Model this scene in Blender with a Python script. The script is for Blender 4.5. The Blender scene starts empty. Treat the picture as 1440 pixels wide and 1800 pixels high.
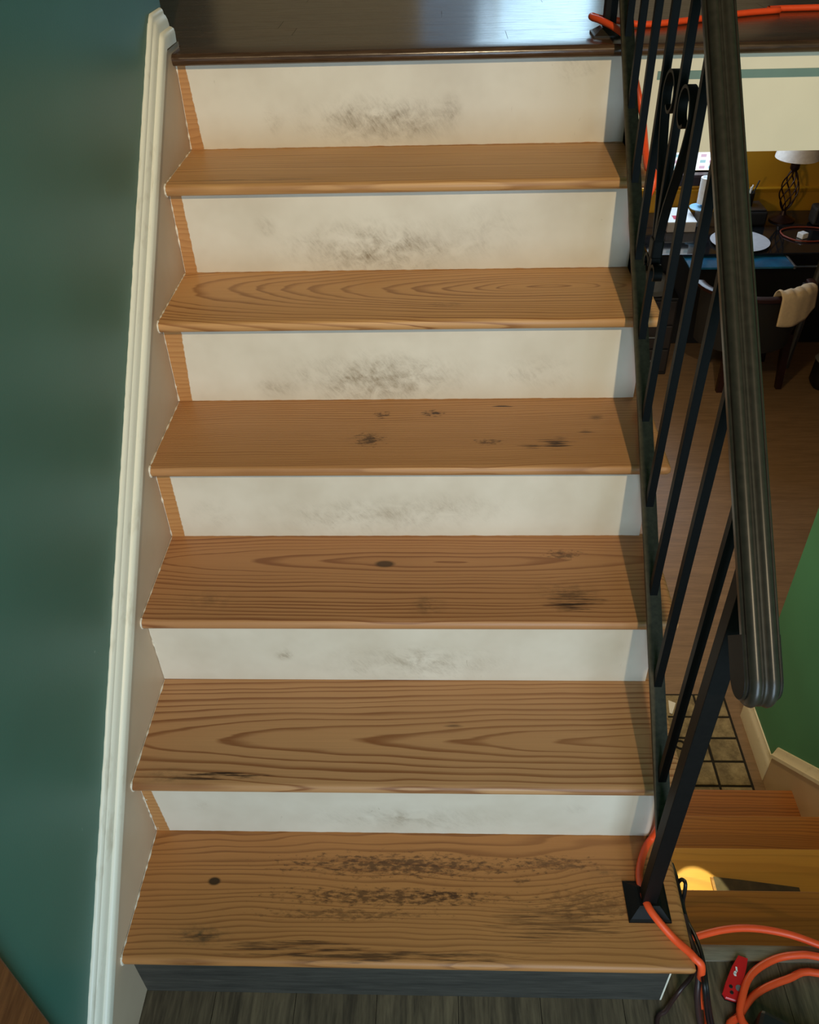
import bpy, bmesh, math, random
from mathutils import Vector, Matrix
random.seed(4)
scene = bpy.context.scene
COL = scene.collection

# ------------------------------------------------------------------ camera
CAM = Vector((0.55488, -0.62310, 1.69223))
CROT = (math.radians(50.889), math.radians(1.4448), math.radians(1.5432))
FPX = 1483.29
cam = bpy.data.cameras.new('camera')
cam.sensor_fit = 'VERTICAL'; cam.sensor_height = 24.0; cam.lens = FPX / 1800 * 24.0
cam.clip_start = 0.02
cam_o = bpy.data.objects.new('camera', cam); COL.objects.link(cam_o)
cam_o.location = CAM; cam_o.rotation_euler = CROT
scene.camera = cam_o
from mathutils import Euler
CM = Euler(CROT, 'XYZ').to_matrix()
def at(px, py, axis, v):
    """pixel of the photograph -> point on the plane axis = v"""
    d = CM @ Vector(((px - 720) / FPX, -(py - 900) / FPX, -1.0))
    t = (v - CAM[axis]) / d[axis]
    return CAM + t * d

# ------------------------------------------------------------------ light
scene.view_settings.view_transform = 'Standard'
scene.view_settings.look = 'None'
scene.view_settings.gamma = 1.0
scene.view_settings.exposure = -0.15
scene.view_settings.use_curve_mapping = False
w = bpy.data.worlds.new('world'); scene.world = w; w.use_nodes = True
w.node_tree.nodes['Background'].inputs[0].default_value = (0.55, 0.78, 1.0, 1)
w.node_tree.nodes['Background'].inputs[1].default_value = 0.10

def area(name, loc, target, sx, sy, power, color, spread=math.pi):
    l = bpy.data.lights.new(name, 'AREA'); l.shape = 'RECTANGLE'; l.size = sx; l.size_y = sy
    l.energy = power; l.color = color; l.spread = spread
    o = bpy.data.objects.new(name, l); COL.objects.link(o); o.location = loc
    o.rotation_euler = (Vector(target) - Vector(loc)).to_track_quat('-Z', 'Y').to_euler()
    return o
def point(name, loc, power, color, r=0.05):
    l = bpy.data.lights.new(name, 'POINT'); l.energy = power; l.color = color; l.shadow_soft_size = r
    o = bpy.data.objects.new(name, l); COL.objects.link(o); o.location = loc
    return o
# warm ceiling fixture of the entry, behind and above the photographer
def spot(name, loc, target, power, color, size, blend, r):
    l = bpy.data.lights.new(name, 'SPOT'); l.energy = power; l.color = color; l.shadow_soft_size = r
    l.spot_size = math.radians(size); l.spot_blend = blend
    o = bpy.data.objects.new(name, l); COL.objects.link(o); o.location = loc
    o.rotation_euler = (Vector(target) - Vector(loc)).to_track_quat('-Z', 'Y').to_euler()
    return o
spot('entry_ceiling_lamp', (0.80, -2.6, 3.6), (0.65, 1.9, 1.75), 465, (1.0, 0.785, 0.49), 72, 1.0, 0.04)
# unseen area light floating in the entry, for the daylight behind the photographer
area('entry_daylight', (0.95, -1.5, 0.95), (0.75, 0.5, 0.45), 0.8, 1.5, 31, (0.63, 0.83, 1.0))
# daylight through the window of the upper floor
area('upper_window_daylight', (1.15, 5.50, 2.2), (0.6, 1.0, 1.3), 0.7, 1.4, 9, (0.55, 0.80, 1.0))
# window of the office downstairs
area('office_window_daylight', (2.0, 4.52, 0.45), (2.1, 3.2, -0.6), 0.5, 0.7, 9, (0.62, 0.80, 1.0))
# unseen warm lamp near the foot of the lower flight, set below the ceiling
point('lower_hall_lamp', (1.22, 2.25, 0.50), 27.0, (1.0, 0.73, 0.36), 0.06)
# narrow unseen spot added to make the bright patch on one lower tread
spot('tread_patch_spot', (1.25, 2.2, 0.9), (1.19, 0.34, -0.38), 520, (1.0, 0.95, 0.42), 4.6, 0.05, 0.004)

# ------------------------------------------------------------------ mesh helpers
def mesh_obj(name, verts, faces, mat=None, parent=None, loc=(0, 0, 0), smooth=None):
    me = bpy.data.meshes.new(name)
    me.from_pydata([tuple(v) for v in verts], [], faces); me.update()
    bm = bmesh.new(); bm.from_mesh(me); bmesh.ops.recalc_face_normals(bm, faces=bm.faces); bm.to_mesh(me); bm.free()
    if smooth is not None:
        for p in me.polygons: p.use_smooth = True
        me.set_sharp_from_angle(angle=math.radians(smooth))
    o = bpy.data.objects.new(name, me); COL.objects.link(o); o.location = loc
    if mat: me.materials.append(mat)
    if parent: o.parent = parent
    return o
def geo_join(*gs):
    V, F = [], []
    for v, f in gs:
        n = len(V); V += list(v); F += [tuple(i + n for i in q) for q in f]
    return V, F
def g_box(x0, x1, y0, y1, z0, z1):
    v = [(x, y, z) for x in (x0, x1) for y in (y0, y1) for z in (z0, z1)]
    return v, [(0, 1, 3, 2), (4, 6, 7, 5), (0, 4, 5, 1), (2, 3, 7, 6), (0, 2, 6, 4), (1, 5, 7, 3)]
def g_bevbox(x0, x1, y0, y1, z0, z1, b):
    bm = bmesh.new(); v, f = g_box(x0, x1, y0, y1, z0, z1)
    vs = [bm.verts.new(p) for p in v]
    for q in f: bm.faces.new([vs[i] for i in q])
    bmesh.ops.recalc_face_normals(bm, faces=bm.faces)
    bmesh.ops.bevel(bm, geom=list(bm.edges), offset=b, segments=2, affect='EDGES', profile=0.5)
    bm.verts.index_update()
    V = [tuple(p.co) for p in bm.verts]; F = [tuple(p.index for p in q.verts) for q in bm.faces]; bm.free()
    return V, F
def g_prism(poly, axis, a, b):
    """polygon in the other two axes, extruded from a to b on axis"""
    def P(p, t):
        q = list(p); q.insert(axis, t); return tuple(q)
    n = len(poly)
    V = [P(p, a) for p in poly] + [P(p, b) for p in poly]
    F = [tuple(range(n))[::-1], tuple(range(n, 2 * n))] + [(i, (i + 1) % n, n + (i + 1) % n, n + i) for i in range(n)]
    return V, F
def g_sweep(rings, closed_ring=True, caps=True):
    n = len(rings[0]); V = [p for r in rings for p in r]; F = []
    for i in range(len(rings) - 1):
        for j in range(n if closed_ring else n - 1):
            k = (j + 1) % n
            F.append((i * n + j, i * n + k, (i + 1) * n + k, (i + 1) * n + j))
    if caps and closed_ring:
        F.append(tuple(range(n))[::-1]); F.append(tuple(range((len(rings) - 1) * n, len(rings) * n)))
    return V, F
def catmull(pts, sub=6):
    pts = [Vector(p) for p in pts]; out = []
    for i in range(len(pts) - 1):
        p0 = pts[max(i - 1, 0)]; p1 = pts[i]; p2 = pts[i + 1]; p3 = pts[min(i + 2, len(pts) - 1)]
        for k in range(sub):
            t = k / sub
            out.append(0.5 * ((2 * p1) + (p2 - p0) * t + (2 * p0 - 5 * p1 + 4 * p2 - p3) * t * t + (3 * p1 - p0 - 3 * p2 + p3) * t ** 3))
    out.append(pts[-1]); return out
def g_tube(path, r, n=8):
    path = [Vector(p) for p in path]; rings = []; up = None
    for i, p in enumerate(path):
        t = (path[min(i + 1, len(path) - 1)] - path[max(i - 1, 0)]).normalized()
        if up is None: up = t.orthogonal().normalized()
        up = (up - t * up.dot(t))
        up = up.normalized() if up.length > 1e-6 else t.orthogonal().normalized()
        s = t.cross(up)
        rr = r[i] if isinstance(r, (list, tuple)) else r
        rings.append([p + up * (math.cos(2 * math.pi * k / n) * rr) + s * (math.sin(2 * math.pi * k / n) * rr) for k in range(n)])
    return g_sweep(rings)
def g_lathe(prof, c=(0, 0, 0), n=24):
    rings = [[(c[0] + r * math.cos(2 * math.pi * k / n), c[1] + r * math.sin(2 * math.pi * k / n), c[2] + z) for k in range(n)] for r, z in prof]
    return g_sweep(rings)
def g_bar(path, wid, thick, axis=Vector((1, 0, 0))):
    """flat bar swept in the plane across axis, wid along axis"""
    path = [Vector(p) for p in path]; rings = []
    for i, p in enumerate(path):
        t = (path[min(i + 1, len(path) - 1)] - path[max(i - 1, 0)]).normalized()
        n = axis.cross(t).normalized()
        rings.append([p + axis * (a * wid / 2) + n * (b * thick / 2) for a, b in ((-1, -1), (1, -1), (1, 1), (-1, 1))])
    return g_sweep(rings)
def empty(name, loc=(0, 0, 0)):
    o = bpy.data.objects.new(name, None); COL.objects.link(o); o.location = loc; o.empty_display_size = 0.1; return o
def tag(o, label, cat=None, group=None, kind=None):
    o['label'] = label
    if cat: o['category'] = cat
    if group: o['group'] = group
    if kind: o['kind'] = kind
    return o

# ------------------------------------------------------------------ material helpers
class NT:
    def __init__(s, name):
        s.mat = bpy.data.materials.new(name); s.mat.use_nodes = True
        s.t = s.mat.node_tree; s.b = s.t.nodes['Principled BSDF']
    def n(s, typ, **kw):
        o = s.t.nodes.new(typ)
        for k, v in kw.items(): setattr(o, k, v)
        return o
    def put(s, sock, v):
        if isinstance(v, bpy.types.NodeSocket): s.t.links.new(v, sock)
        else:
            if sock.type == 'RGBA' and len(v) == 3: v = (*v, 1)
            sock.default_value = v
    def m(s, op, a, b=0.0, c=0.0, clamp=False):
        o = s.n('ShaderNodeMath', operation=op, use_clamp=clamp)
        s.put(o.inputs[0], a); s.put(o.inputs[1], b); s.put(o.inputs[2], c); return o.outputs[0]
    def vm(s, op, a, b=(0, 0, 0)):
        o = s.n('ShaderNodeVectorMath', operation=op); s.put(o.inputs[0], a); s.put(o.inputs[1], b)
        return o.outputs['Value'] if op in ('LENGTH', 'DOT_PRODUCT', 'DISTANCE') else o.outputs[0]
    def obj(s): return s.n('ShaderNodeTexCoord').outputs['Object']
    def sep(s, v):
        o = s.n('ShaderNodeSeparateXYZ'); s.put(o.inputs[0], v); return o.outputs
    def comb(s, x, y, z):
        o = s.n('ShaderNodeCombineXYZ'); s.put(o.inputs[0], x); s.put(o.inputs[1], y); s.put(o.inputs[2], z); return o.outputs[0]
    def noise(s, vec, scale=1.0, detail=2.0, rough=0.5, dist=0.0):
        o = s.n('ShaderNodeTexNoise'); s.put(o.inputs['Vector'], vec); o.inputs['Scale'].default_value = scale
        o.inputs['Detail'].default_value = detail; o.inputs['Roughness'].default_value = rough; o.inputs['Distortion'].default_value = dist
        return o.outputs[0]
    def mr(s, v, a, b, c=0.0, d=1.0, smooth=False):
        o = s.n('ShaderNodeMapRange', interpolation_type='SMOOTHSTEP' if smooth else 'LINEAR', clamp=True)
        s.put(o.inputs[0], v)
        for i, x in enumerate((a, b, c, d)): s.put(o.inputs[1 + i], x)
        return o.outputs[0]
    def mix(s, f, a, b, blend='MIX'):
        o = s.n('ShaderNodeMix', data_type='RGBA', blend_type=blend)
        s.put(o.inputs[0], f); s.put(o.inputs[6], a); s.put(o.inputs[7], b); return o.outputs[2]
    def blob(s, co, c, r):
        d = s.vm('SUBTRACT', co, c); d = s.vm('MULTIPLY', d, tuple(1.0 / x if x else 0.0 for x in r))
        return s.mr(s.vm('LENGTH', d), 0.0, 1.0, 1.0, 0.0, True)
    def bump(s, h, strength=0.2, dist=0.002):
        o = s.n('ShaderNodeBump'); o.inputs['Strength'].default_value = strength; o.inputs['Distance'].default_value = dist
        s.put(o.inputs['Height'], h); s.t.links.new(o.outputs[0], s.b.inputs['Normal'])
    def out(s, color=None, rough=None, metal=None, spec=None, coat=None):
        if color is not None: s.put(s.b.inputs['Base Color'], color)
        if rough is not None: s.put(s.b.inputs['Roughness'], rough)
        if metal is not None: s.put(s.b.inputs['Metallic'], metal)
        if spec is not None: s.put(s.b.inputs['Specular IOR Level'], spec)
        if coat is not None: s.put(s.b.inputs['Coat Weight'], coat)
        return s.mat
def sr(r, g, b):
    f = lambda c: (c / 255 / 12.92) if c / 255 <= 0.04045 else ((c / 255 + 0.055) / 1.055) ** 2.4
    return (f(r), f(g), f(b))
def plain(name, rgb, rough=0.6, metal=0.0, var=0.08, scale=40.0, spec=0.5):
    t = NT(name); nz = t.noise(t.obj(), scale, 3)
    c = t.mix(t.mr(nz, 0.3, 0.7), tuple(x * (1 - var) for x in rgb), tuple(min(1, x * (1 + var)) for x in rgb))
    return t.out(c, rough, metal, spec)
def emit(name, rgb, strength):
    t = NT(name); t.put(t.b.inputs['Base Color'], (0, 0, 0)); t.put(t.b.inputs['Emission Color'], rgb)
    t.put(t.b.inputs['Emission Strength'], strength); return t.mat

PINE_L, PINE_D = sr(190, 143, 98), sr(122, 74, 40)
def pine(name, yc, d, s, sp, seed, blobs=(), light=PINE_L, dark=PINE_D, streak=1.0, rough=0.42, wob=1.0, contrast=1.0):
    """plain-sawn yellow pine: growth rings of a log whose axis runs nearly along x"""
    t = NT(name); co = t.obj(); x, y, z = t.sep(co)
    sv = t.vm('ADD', co, (seed * 3.1, seed * 1.7, seed))
    n1 = t.noise(t.vm('MULTIPLY', sv, (2.2, 7.0, 7.0)), 1.0, 2, 0.5)
    n2 = t.noise(t.vm('MULTIPLY', sv, (3.2, 12.0, 12.0)), 1.0, 2, 0.5)
    u = t.m('ADD', t.m('SUBTRACT', y, yc), t.m('MULTIPLY', t.m('SUBTRACT', n1, 0.5), 0.035 * wob))
    wv = t.m('ADD', t.m('MULTIPLY_ADD', x, s, d), t.m('ADD', z, t.m('MULTIPLY', t.m('SUBTRACT', n2, 0.5), 0.016 * wob)))
    n3 = t.noise(t.vm('MULTIPLY', sv, (3.2, 40.0, 40.0)), 1.0, 3, 0.55)
    r = t.m('ADD', t.m('SQRT', t.m('ADD', t.m('MULTIPLY', u, u), t.m('MULTIPLY', wv, wv))), t.m('MULTIPLY', t.m('SUBTRACT', n3, 0.5), 0.0065))
    gv = t.noise(t.comb(t.m('MULTIPLY', r, 22.0), seed, 0.0), 1.0, 2)
    ph = t.m('FRACT', t.m('ADD', t.m('DIVIDE', r, sp), t.m('MULTIPLY', gv, 3.0)))
    lo = t.mr(t.noise(t.comb(t.m('MULTIPLY', r, 60.0), t.m('MULTIPLY', x, 1.5), seed + 5.0), 1.0, 1), 0.3, 0.7, 0.30, 0.78)
    dk = t.m('MULTIPLY', t.mr(ph, lo, 0.90, 0.0, 1.0, True), t.mr(ph, 0.92, 0.99, 1.0, 0.0))
    dk = t.m('ADD', t.m('MULTIPLY', dk, 0.85), t.m('MULTIPLY', ph, 0.15))
    fib = t.noise(t.vm('MULTIPLY', sv, (5.0, 320.0, 320.0)), 1.0, 3, 0.6)
    big = t.noise(t.vm('MULTIPLY', sv, (2.5, 6.0, 6.0)), 1.0, 2)
    dkf = t.m('MULTIPLY', dk, t.mr(t.noise(sv, 4.0, 1), 0.3, 0.7, 0.75 * contrast, 1.15 * contrast), clamp=True)
    c = t.mix(dkf, light, dark)
    c = t.mix(t.mr(fib, 0.35, 0.75, 0.0, 0.35), c, tuple(q * 0.62 for q in light), 'MIX')
    c = t.mix(t.mr(big, 0.3, 0.7, 0.0, 0.35), c, tuple(q * f for q, f in zip(light, (0.72, 0.62, 0.5))))
    for (bx, by, rx, ry, amt, kind) in blobs:
        b = t.blob(co, (bx, by, 0), (rx, ry, 0))
        if kind == 'spot':      # broken old finish caught in the grain
            nz = t.noise(t.vm('MULTIPLY', sv, (60.0, 150.0, 0.0)), 1.0, 4, 0.7)
            f = t.m('MULTIPLY', t.mr(t.m('ADD', nz, t.m('MULTIPLY', b, 0.28)), 0.65, 0.80), t.m('MULTIPLY', t.mr(b, 0.0, 0.25), amt * 0.75)); cc = sr(70, 44, 26)
        elif kind == 'streak':
            nz = t.noise(t.vm('MULTIPLY', sv, (10.0, 190.0, 0.0)), 1.0, 4, 0.7)
            f = t.m('MULTIPLY', t.mr(t.m('ADD', nz, t.m('MULTIPLY', b, 0.24)), 0.62, 0.78), t.m('MULTIPLY', t.mr(b, 0.0, 0.3), amt)); cc = sr(60, 38, 24)
        elif kind == 'knot':
            f = t.m('MULTIPLY', t.mr(b, 0.05, 0.5), amt); cc = sr(66, 44, 24)
        else:                   # grey soiling
            nz = t.noise(t.vm('MULTIPLY', sv, (40.0, 90.0, 0.0)), 1.0, 5, 0.7)
            f = t.m('MULTIPLY', t.m('MULTIPLY', b, t.mr(nz, 0.42, 0.64)), amt * 0.8); cc = sr(92, 72, 48)
        c = t.mix(f, c, cc)
    t.bump(t.m('ADD', t.m('MULTIPLY', dk, 0.5), t.m('MULTIPLY', fib, 0.5)), 0.25, 0.0008)
    return t.out(c, t.mr(fib, 0.3, 0.7, rough - 0.06, rough + 0.08), spec=0.4)

# paints and other finishes
def wall_paint(name, rgb, rough, var=0.10):
    t = NT(name); co = t.obj()
    c = t.mix(t.mr(t.noise(co, 1.8, 3), 0.35, 0.65), tuple(q * (1 - var) for q in rgb), tuple(q * (1 + var) for q in rgb))
    sp = t.mr(t.noise(co, 26.0, 2, 0.5), 0.80, 0.83)
    c = t.mix(t.m('MULTIPLY', sp, 0.5), c, sr(150, 175, 165))
    t.bump(t.noise(co, 260.0, 2), 0.12, 0.001)
    return t.out(c, rough)
M_green = wall_paint('green_wall_paint', sr(58, 112, 98), 0.42)
M_green2 = wall_paint('green_wall_paint_right', sr(78, 150, 118), 0.55)
M_yellow = wall_paint('golden_wall_paint', sr(196, 142, 24), 0.5)
M_cream = plain('cream_paint', sr(232, 222, 196), 0.5, var=0.03, scale=8)
M_ceiling = plain('ceiling_paint', sr(215, 208, 195), 0.8, var=0.03, scale=8)
t = NT('white_trim_paint'); co = t.obj()
dirt = t.mr(t.noise(t.vm('MULTIPLY', co, (60, 9, 9)), 1.0, 4, 0.7), 0.56, 0.74, 0.0, 0.5)
M_trim = t.out(t.mix(dirt, sr(240, 234, 216), sr(188, 172, 142)), 0.38)
t = NT('skirt_paint'); co = t.obj()
M_skirt = t.out(t.mix(t.mr(t.noise(co, 7, 4), 0.4, 0.7, 0, 0.5), sr(206, 182, 156), sr(190, 164, 136)), 0.5)
M_caulk = plain('old_caulk', sr(236, 226, 208), 0.6, var=0.2, scale=120)
M_teal_strip = plain('grey_green_strip', sr(110, 136, 126), 0.5, var=0.04, scale=20)

def riser_mat(name, strip, seed, smudges, skew=0.0, chips=1.0):
    """cream paint over a bare wood strip by the skirt; strip = its width in metres"""
    t = NT(name); co = t.obj(); x, y, z = t.sep(co)
    sv = t.vm('ADD', co, (seed * 2.3, 0, seed))
    # bare pine
    rg = t.m('FRACT', t.m('ADD', t.m('MULTIPLY', z, 95.0), t.m('MULTIPLY', t.noise(t.vm('MULTIPLY', sv, (5, 1, 14)), 1.0, 2), 4.0)))
    fib = t.noise(t.vm('MULTIPLY', sv, (8, 1, 260)), 1.0, 3)
    wood = t.mix(t.m('MULTIPLY', t.m('POWER', rg, 2.0), 0.6), sr(194, 144, 90), sr(156, 104, 58))
    wood = t.mix(t.mr(fib, 0.3, 0.8, 0, 0.4), wood, sr(168, 112, 62))
    ink = t.mix(t.mr(t.noise(sv, 4.0, 4, 0.6), 0.4, 0.65), sr(224, 216, 200), sr(210, 200, 182))
    for (bx, bz, rx, rz, amt) in smudges:
        b = t.blob(co, (bx, 0, bz), (rx, 0, rz))
        rot = t.comb(t.m('ADD', x, t.m('MULTIPLY', z, 0.7)), 0.0, t.m('SUBTRACT', z, t.m('MULTIPLY', x, 0.25)))
        n1 = t.noise(t.vm('MULTIPLY', t.vm('ADD', rot, (seed * 1.9 + bx, 0, seed)), (120, 1, 38)), 1.0, 5, 0.75, 0.5)
        n2 = t.noise(t.vm('MULTIPLY', sv, (22, 1, 26)), 1.0, 4, 0.65, 0.6)
        f = t.m('MULTIPLY', t.m('MULTIPLY', b, t.mr(n2, 0.36, 0.66)), t.mr(n1, 0.40, 0.70, 0.18, 1.0))
        f = t.m('MULTIPLY', f, amt * 0.85, clamp=True)
        ink = t.mix(f, ink, sr(122, 102, 70))
    sc = t.mr(t.noise(t.vm('MULTIPLY', sv, (60, 1, 16)), 1.0, 2, 0.5, 1.5), 0.76, 0.80, 0, 0.35)
    ink = t.mix(sc, ink, sr(150, 138, 112))
    if strip > 0:
        jag = t.m('MULTIPLY', t.m('SUBTRACT', t.noise(t.vm('MULTIPLY', sv, (3, 1, 130)), 1.0, 2), 0.5), 0.004)
        edge = t.m('ADD', t.m('ADD', strip, t.m('MULTIPLY', z, skew)), jag)
        pm = t.mr(t.m('SUBTRACT', x, edge), -0.0006, 0.0006)
        bot = t.mr(t.m('SUBTRACT', z, t.m('ADD', -0.0012, t.m('MULTIPLY', t.noise(t.vm('MULTIPLY', sv, (30, 1, 1)), 1.0, 3), 0.005))), -0.0008, 0.0008)
        chip = t.m('MULTIPLY', t.mr(t.noise(t.vm('MULTIPLY', sv, (60, 1, 70)), 1.0, 2), 0.66, 0.69), t.mr(x, 0.0, 0.010, chips, 0.0))
        c = t.mix(t.m('MAXIMUM', t.m('MULTIPLY', pm, bot), t.mr(chip, 0.3, 0.5)), wood, ink)
    else:
        c = ink
    return t.out(c, 0.42)

def planks_mat(name, light, dark, along, rough, seed=0.0, coat=0.0):
    t = NT(name); info = t.n('ShaderNodeObjectInfo').outputs['Random']
    co = t.obj(); sv = t.vm('ADD', co, t.comb(t.m('MULTIPLY', info, 17.0), t.m('MULTIPLY', info, 9.0), seed))
    k = (4.0, 42.0, 42.0) if along == 0 else (42.0, 4.0, 42.0)
    n1 = t.noise(t.vm('MULTIPLY', sv, k), 1.0, 4, 0.6, 0.6)
    n2 = t.noise(t.vm('MULTIPLY', sv, tuple(q * 4 for q in k)), 1.0, 3, 0.6)
    f = t.m('ADD', t.m('MULTIPLY', n1, 0.6), t.m('MULTIPLY', n2, 0.4))
    c = t.mix(t.mr(f, 0.38, 0.64), dark, light)
    c = t.mix(t.m('MULTIPLY', info, 0.35), c, dark)
    t.bump(n2, 0.15, 0.001)
    return t.out(c, t.mr(n2, 0.3, 0.7, rough - 0.05, rough + 0.07), coat=coat)
M_vinyl = planks_mat('grey_vinyl_plank', sr(122, 106, 80), sr(68, 58, 44), 1, 0.5)
M_vinyl_n = planks_mat('grey_nosing_board', sr(172, 162, 140), sr(112, 104, 88), 0, 0.5)
M_darkfloor = planks_mat('dark_hardwood', sr(92, 68, 48), sr(58, 40, 27), 0, 0.20, 2.0)
M_riser1 = planks_mat('slate_grey_riser_stain', sr(78, 74, 66), sr(50, 48, 43), 0, 0.6)
M_laminate = planks_mat('brown_laminate', sr(152, 124, 96), sr(122, 98, 74), 0, 0.45)
M_doorwood = planks_mat('brown_door_wood', sr(134, 82, 40), sr(96, 54, 24), 2, 0.5)
M_iron = plain('black_iron_paint', sr(11, 11, 10), 0.55, var=0.25, scale=180, spec=0.18)
M_iron_lit = plain('lit_black_iron', sr(66, 60, 46), 0.55, var=0.25, scale=120, spec=0.25)  # iron colour lifted and warmed in place of light on the bottom rail
M_rail = plain('black_rail_enamel', sr(42, 38, 30), 0.35, var=0.2, scale=90)
M_orange = plain('orange_cord_jacket', sr(255, 88, 40), 0.42, var=0.05, scale=60)
M_blackcord = plain('black_cable_jacket', sr(22, 20, 20), 0.45)
M_browncord = plain('dark_brown_cable_jacket', sr(58, 38, 36), 0.4)
M_black = plain('black_plastic', sr(18, 18, 19), 0.5)
M_red = plain('red_painted_metal', sr(205, 26, 30), 0.35)
M_white = plain('white_plastic', sr(236, 236, 232), 0.5, var=0.02)
M_grey = plain('grey_plastic', sr(110, 112, 114), 0.5)
M_darkwood = plain('dark_chair_wood', sr(40, 17, 16), 0.4, var=0.2)
M_darkfabric = plain('black_upholstery', sr(22, 20, 20), 0.9)

# ------------------------------------------------------------------ the stairs' measures
RUN, OV, WT, WR, TH, RISE = 0.2189, 0.0249, 0.985, 0.956, 0.0225, 0.19
DZ = [None, -.00266, -.00274, -.00272, -.00268, -.00049, .00322, .00807]
DY = [None, .00319, .00239, .00207, .00022, -.00014, -.0036, -.00412]
def sy(k): return (k - 1) * RUN + DY[k]
def sz(k): return 0.0 if k == 0 else k * RISE + DZ[k]
LOWZ = -0.95           # lower level's floor
UPZ = sz(7)            # upper level's floor
XW = -0.02             # left wall plane
XR = 1.70              # right wall plane
YC = 1.40              # outer corner of the right wall
CEIL = 3.75
SOFF = at(1380, 265, 1, sy(7) + OV)[2]   # lower edge of the fascia

# ------------------------------------------------------------------ setting
YL = at(283, 17, 0, XW)[1]          # outer corner where the left wall stops at the landing
o = mesh_obj('wall_left', *geo_join(g_box(XW - 0.1, XW, -3.3, YL, -1.0, CEIL), g_box(XW - 0.1, XW, YL, 6.0, -1.0, UPZ - 0.06)), M_green)
tag(o, 'dark green painted wall along the left side of the stairs', kind='structure')
# foyer floor of planks
fl = mesh_obj('floor', *geo_join(g_box(XW, 0.97, -3.3, 0.06, -0.06, -0.004), g_box(0.97, XR, -3.3, 0.10, -0.06, -0.004)), M_black)
tag(fl, 'grey vinyl plank floor of the entry landing', kind='structure')
pw = 0.1515; xx = XW
for i in range(12):
    x0 = XW + i * pw; x1 = min(x0 + pw - 0.0012, XR)
    if x1 - x0 < 0.02: break
    yend = 0.046 if x1 < 0.96 else 0.098
    e = yend; first = True
    while e > -3.2:
        L = random.uniform(0.35, 1.2) if first else 1.2
        first = False
        mesh_obj('plank', *g_box(x0, x1, max(e - L + 0.0012, -3.3), e, -0.004, 0.0), M_vinyl, fl)
        e -= L
# landing nosing over the lower flight
prof = [(0.098, 0.0), (0.098, 0.006), (0.120, 0.006), (0.128, 0.003), (0.131, -0.004), (0.128, -0.018), (0.11, -0.02), (0.098, -0.004)]
o = mesh_obj('nosing_board', *g_prism(prof, 0, 0.97, XR), M_vinyl_n, fl, smooth=40)
tag(o, 'light grey wooden nosing strip')

# upper floor
uf = mesh_obj('floor', *geo_join(g_box(-2.0, 5.2, sy(7) + 0.09, 6.0, UPZ - 0.05, UPZ - 0.004), g_box(-2.0, 5.2, 2.72, 6.0, UPZ - 0.004, UPZ)), M_darkfloor)
tag(uf, 'dark brown hardwood floor of the upper level', kind='structure')
y0 = sy(7) + 0.0905; row = 0
while y0 < 2.70:
    x0 = -2.0 if y0 > YL - 0.01 else XW; first = True
    while x0 < 3.6:
        L = random.uniform(0.3, 1.1) if first else random.uniform(0.7, 1.4)
        if row == 0 and first: L = 0.72 + (0.0 if x0 > -1 else 1.98)
        first = False
        mesh_obj('plank', *g_box(x0, min(x0 + L - 0.0008, 5.2), y0, y0 + 0.0892, UPZ - 0.004, UPZ), M_darkfloor, uf)
        x0 += L
    y0 += 0.09; row += 1
nose = [(0.09, 0.0), (0.012, 0.0), (0.006, -0.0015), (0.002, -0.005), (0.0, -0.011), (0.002, -0.017), (0.006, -0.0215), (0.012, -0.0235), (0.09, -0.0235)]
o = mesh_obj('landing_nosing', *g_prism([(sy(7) + a, UPZ + b) for a, b in nose], 0, 0.0, 5.2), M_darkfloor, uf, smooth=40)
tag(o, 'rounded dark brown nosing of the landing')
# fascia and slab between the levels
FY = sy(7) + OV
o = mesh_obj('wall_fascia', *g_box(WT - 0.03, 5.2, FY, FY + 0.012, SOFF, UPZ - 0.0235), M_cream)
tag(o, 'cream painted fascia under the dark upper floor edge', kind='structure')
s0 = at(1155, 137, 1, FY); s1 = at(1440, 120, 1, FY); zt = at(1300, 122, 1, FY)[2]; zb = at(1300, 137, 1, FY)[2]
o = mesh_obj('fascia_strip', *g_box(s0[0], 5.2, FY - 0.0012, FY + 0.002, zb, zt), M_teal_strip, o)  # thin grey-green strip set on the fascia face
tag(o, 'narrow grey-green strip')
o = mesh_obj('ceiling', *g_box(XW, 5.2, FY + 0.012, 4.7, SOFF, UPZ - 0.05), M_ceiling)
tag(o, 'ceiling of the lower room under the upper floor', kind='structure')
o = mesh_obj('ceiling', *g_box(-2.1, 5.2, -3.3, 6.0, CEIL, CEIL + 0.05), M_ceiling)
tag(o, 'ceiling high over the entry and upper floor', kind='structure')
# lower level
o = mesh_obj('floor', *g_box(-0.1, 5.2, -0.2, 4.75, LOWZ - 0.05, LOWZ), M_laminate)
tag(o, 'brown wood-look floor of the lower level', kind='structure')
wr = mesh_obj('wall_right', *geo_join(g_box(XR, XR + 0.12, -3.3, YC, LOWZ, CEIL)), M_green2)
tag(wr, 'green painted wall beside the flight going down', kind='structure')
WBY = 4.66
WX0, WX1 = at(1163, 267, 1, WBY)[0], at(1266, 300, 1, WBY)[0]
WZ0, WZ1 = at(1220, 303, 1, WBY)[2], 0.75
wb = mesh_obj('wall_back', *geo_join(g_box(-0.1, WX0, WBY, WBY + 0.1, LOWZ, SOFF), g_box(WX1, 5.2, WBY, WBY + 0.1, LOWZ, SOFF),
              g_box(WX0, WX1, WBY, WBY + 0.1, LOWZ, WZ0), g_box(WX0, WX1, WBY, WBY + 0.1, WZ1, SOFF)), M_yellow)
tag(wb, 'golden yellow wall at the far end of the lower room', kind='structure')
lz = at(1380, 329, 1, WBY)[2]
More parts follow.
